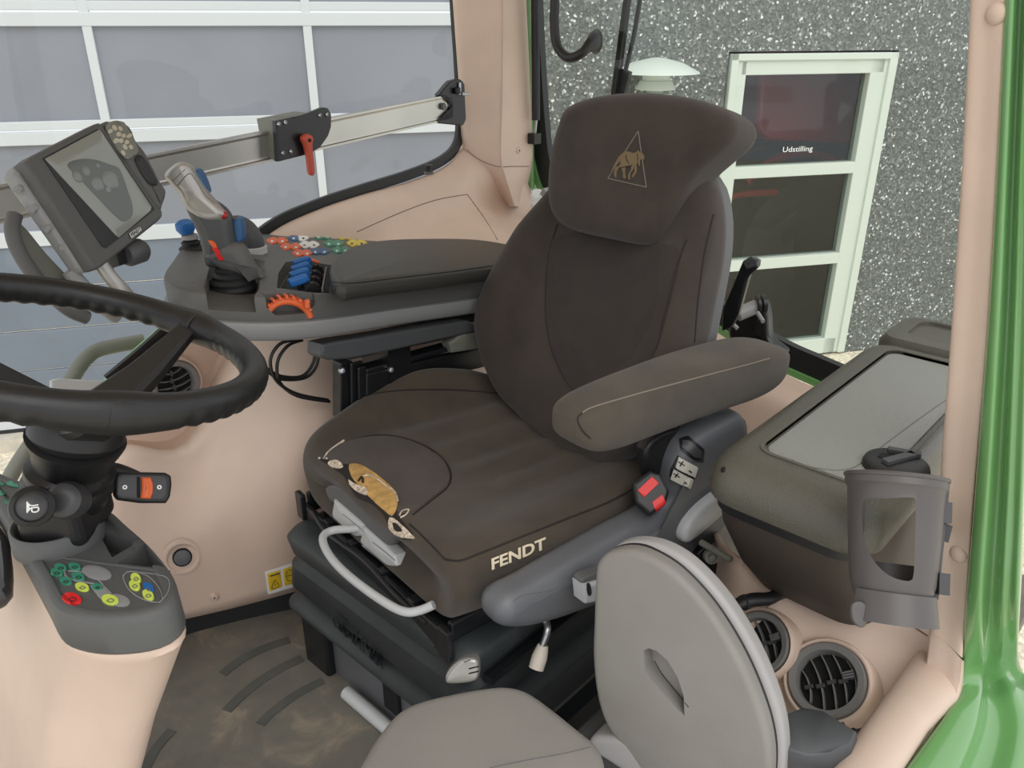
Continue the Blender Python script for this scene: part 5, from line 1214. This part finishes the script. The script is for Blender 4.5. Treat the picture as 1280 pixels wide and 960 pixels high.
vent(958, 806, sf_wl, vn + V(-.1, .1, 0), .049, 'round louvred vent half hidden behind the passenger seat back', 140)
vent(213, 478, sf_wr, V(.1, -.9, .45), .057, 'round louvred vent behind the steering wheel spoke', 0)
# dark belt sleeve, screw dimple and metal parts between seat and shelf
bl_ = thing('belt_stalk', 'black sleeved belt stalk lying across the beige shelf', 'belt', Z(945, 752, .37))
obj('sleeve', tube([Z(900, 770, .385), Z(920, 757, .39), Z(940, 750, .395), Z(962, 748, .395), Z(978, 740, .40)], [.009, .0105, .0115, .0105, .008], 14), BLK, bl_)
obj('sleeve_band', tube([Z(928, 754, .392), Z(933, 752, .392)], .0125, 14, 0), RUB, bl_)
h = sf_wl.hit(929, 770)
if h:
    o = obj('screw_cap', lathe([(0, .003), (.009, .003), (.013, 0), (.013, -.003)], h[0], h[1], 24), BEIGE, wl); obj('screw_hole', lathe([(0, .0036), (.0018, .0036), (.0018, .002)], h[0], h[1], 10), DARK, o)
o = obj('frame_plate', pillow([PL(a, b, V(1.15, .56, .3), V(-.4, -1, .1)) for a, b in ((868, 690), (880, 678), (912, 700), (905, 760), (895, 800), (870, 760))], V(-.4, -1, .1), .02, .004, 0, 40, False), BLKM, seat)
obj('frame_tube', tube([Z(876, 678, .42), Z(914, 700, .42)], .006, 10, 0), TUBEG, seat)
obj('tube_end', lathe([(0, .004), (.004, .004), (.004, -.001), (.010, -.001), (.010, .004), (.012, .004), (.012, -.01)], Z(889, 696, .40), V(-.5, -.5, .3), 18), TUBEG, seat)
obj('floor_rail', bar(V(.72, .66, .05), V(1.22, .66, .05), .03, .10), BLKM, seat, False)

# ================================================================ RIGHT WALL DETAILS
h = sf_wr.hit(228, 697)
pg = thing('round_plug', 'dark round plug in a beige recess low on the right wall', 'plug', h[0])
obj('plug_collar', lathe([(.040, -.004), (.037, .003), (.032, .004), (.026, -.002), (.021, -.003), (.018, -.001)], h[0], h[1], 40, cap=False), BEIGE, pg)
obj('plug_face', lathe([(0, .004), (.014, .004), (.018, .001), (.0185, -.004)], h[0], h[1], 32), GREYS, pg)
obj('plug_ring', lathe([(.017, .002), (.0195, .002), (.0205, -.003)], h[0], h[1], 32, cap=False), DARK, pg)
h = sf_wr.hit(268, 746); o = obj('screw_boss', lathe([(0, .006), (.006, .006), (.011, 0), (.011, -.003)], h[0], h[1], 24), BEIGE, wr); obj('screw_hole', lathe([(0, .0065), (.002, .0065), (.002, .004)], h[0] + h[1] * 0, h[1], 10), DARK, o)
lb = thing('warning_label', 'yellow and white warning label low on the beige right wall', 'label', sf_wr.hit(355, 720)[0])
patch(sf_wr, [(331, 715), (388, 697), (389, 727), (335, 743)], WHT, 'label_backing', lb, h=.0008, k=4, n=60, smooth_out=False)
for q in ([(334, 717), (350, 712), (353, 733), (337, 739)], [(354, 711), (369, 706), (371, 728), (356, 732)], [(373, 705), (387, 700), (388, 723), (375, 727)]):
    o = patch(sf_wr, q, YEL, 'yellow_field', lb, h=.0014, k=3, n=32, smooth_out=False); sy = Surf(o); cx = sum(a for a, _ in q) / 4; cy = sum(b for _, b in q) / 4
    if q[0][0] == 334:
        seam(sy, [(cx - 6, cy - 5), (cx + 6, cy - 9)], .0016, BLK, 'wrench_symbol', o, .0003); seam(sy, [(cx - 4, cy + 10), (cx, cy), (cx + 5, cy + 8), (cx - 4, cy + 10), (cx, cy)], .0006, BLK, 'triangle_symbol', o, .0003)
        seam(sy, [(cx + .3, cy + 4), (cx + .6, cy + 7)], .0007, BLK, 'triangle_symbol', o, .0003)
    elif q[0][0] == 354:
        seam(sy, ell(cx, cy, 5, 7, 0, 10) + [(cx + 5, cy)], .0006, BLK, 'round_symbol', o, .0003); seam(sy, [(cx - 4, cy + 1), (cx + 4, cy - 1)], .0008, BLK, 'round_symbol', o, .0003)
    else:
        for k in (-1, 0, 1): seam(sy, [(cx - 5, cy + 4 * k + 1), (cx + 4, cy + 4 * k - 2)], .0005, BLK, 'text_lines', o, .0003)
# curved anti-slip ribs on the floor mat
for i, (pts, wd_) in enumerate((([(362, 799), (330, 810), (300, 825), (278, 842)], .022), ([(378, 822), (345, 838), (310, 862), (283, 888)], .022), ([(404, 850), (370, 868), (340, 890), (325, 905)], .02), ([(215, 912), (195, 935), (180, 962)], .02))):
    P = spline([Z(a, b, .0015) for a, b in pts], 5); s1 = []; s2 = []
    for k, p in enumerate(P):
        t = (P[min(k + 1, len(P) - 1)] - P[max(k - 1, 0)]).normalized(); q = UP.cross(t) * wd_ / 2; s1.append(p + q); s2.append(p - q)
    obj('mat_rib', thick([s1, s2], V(0, 0, -.0014)), MATD, flo, False)
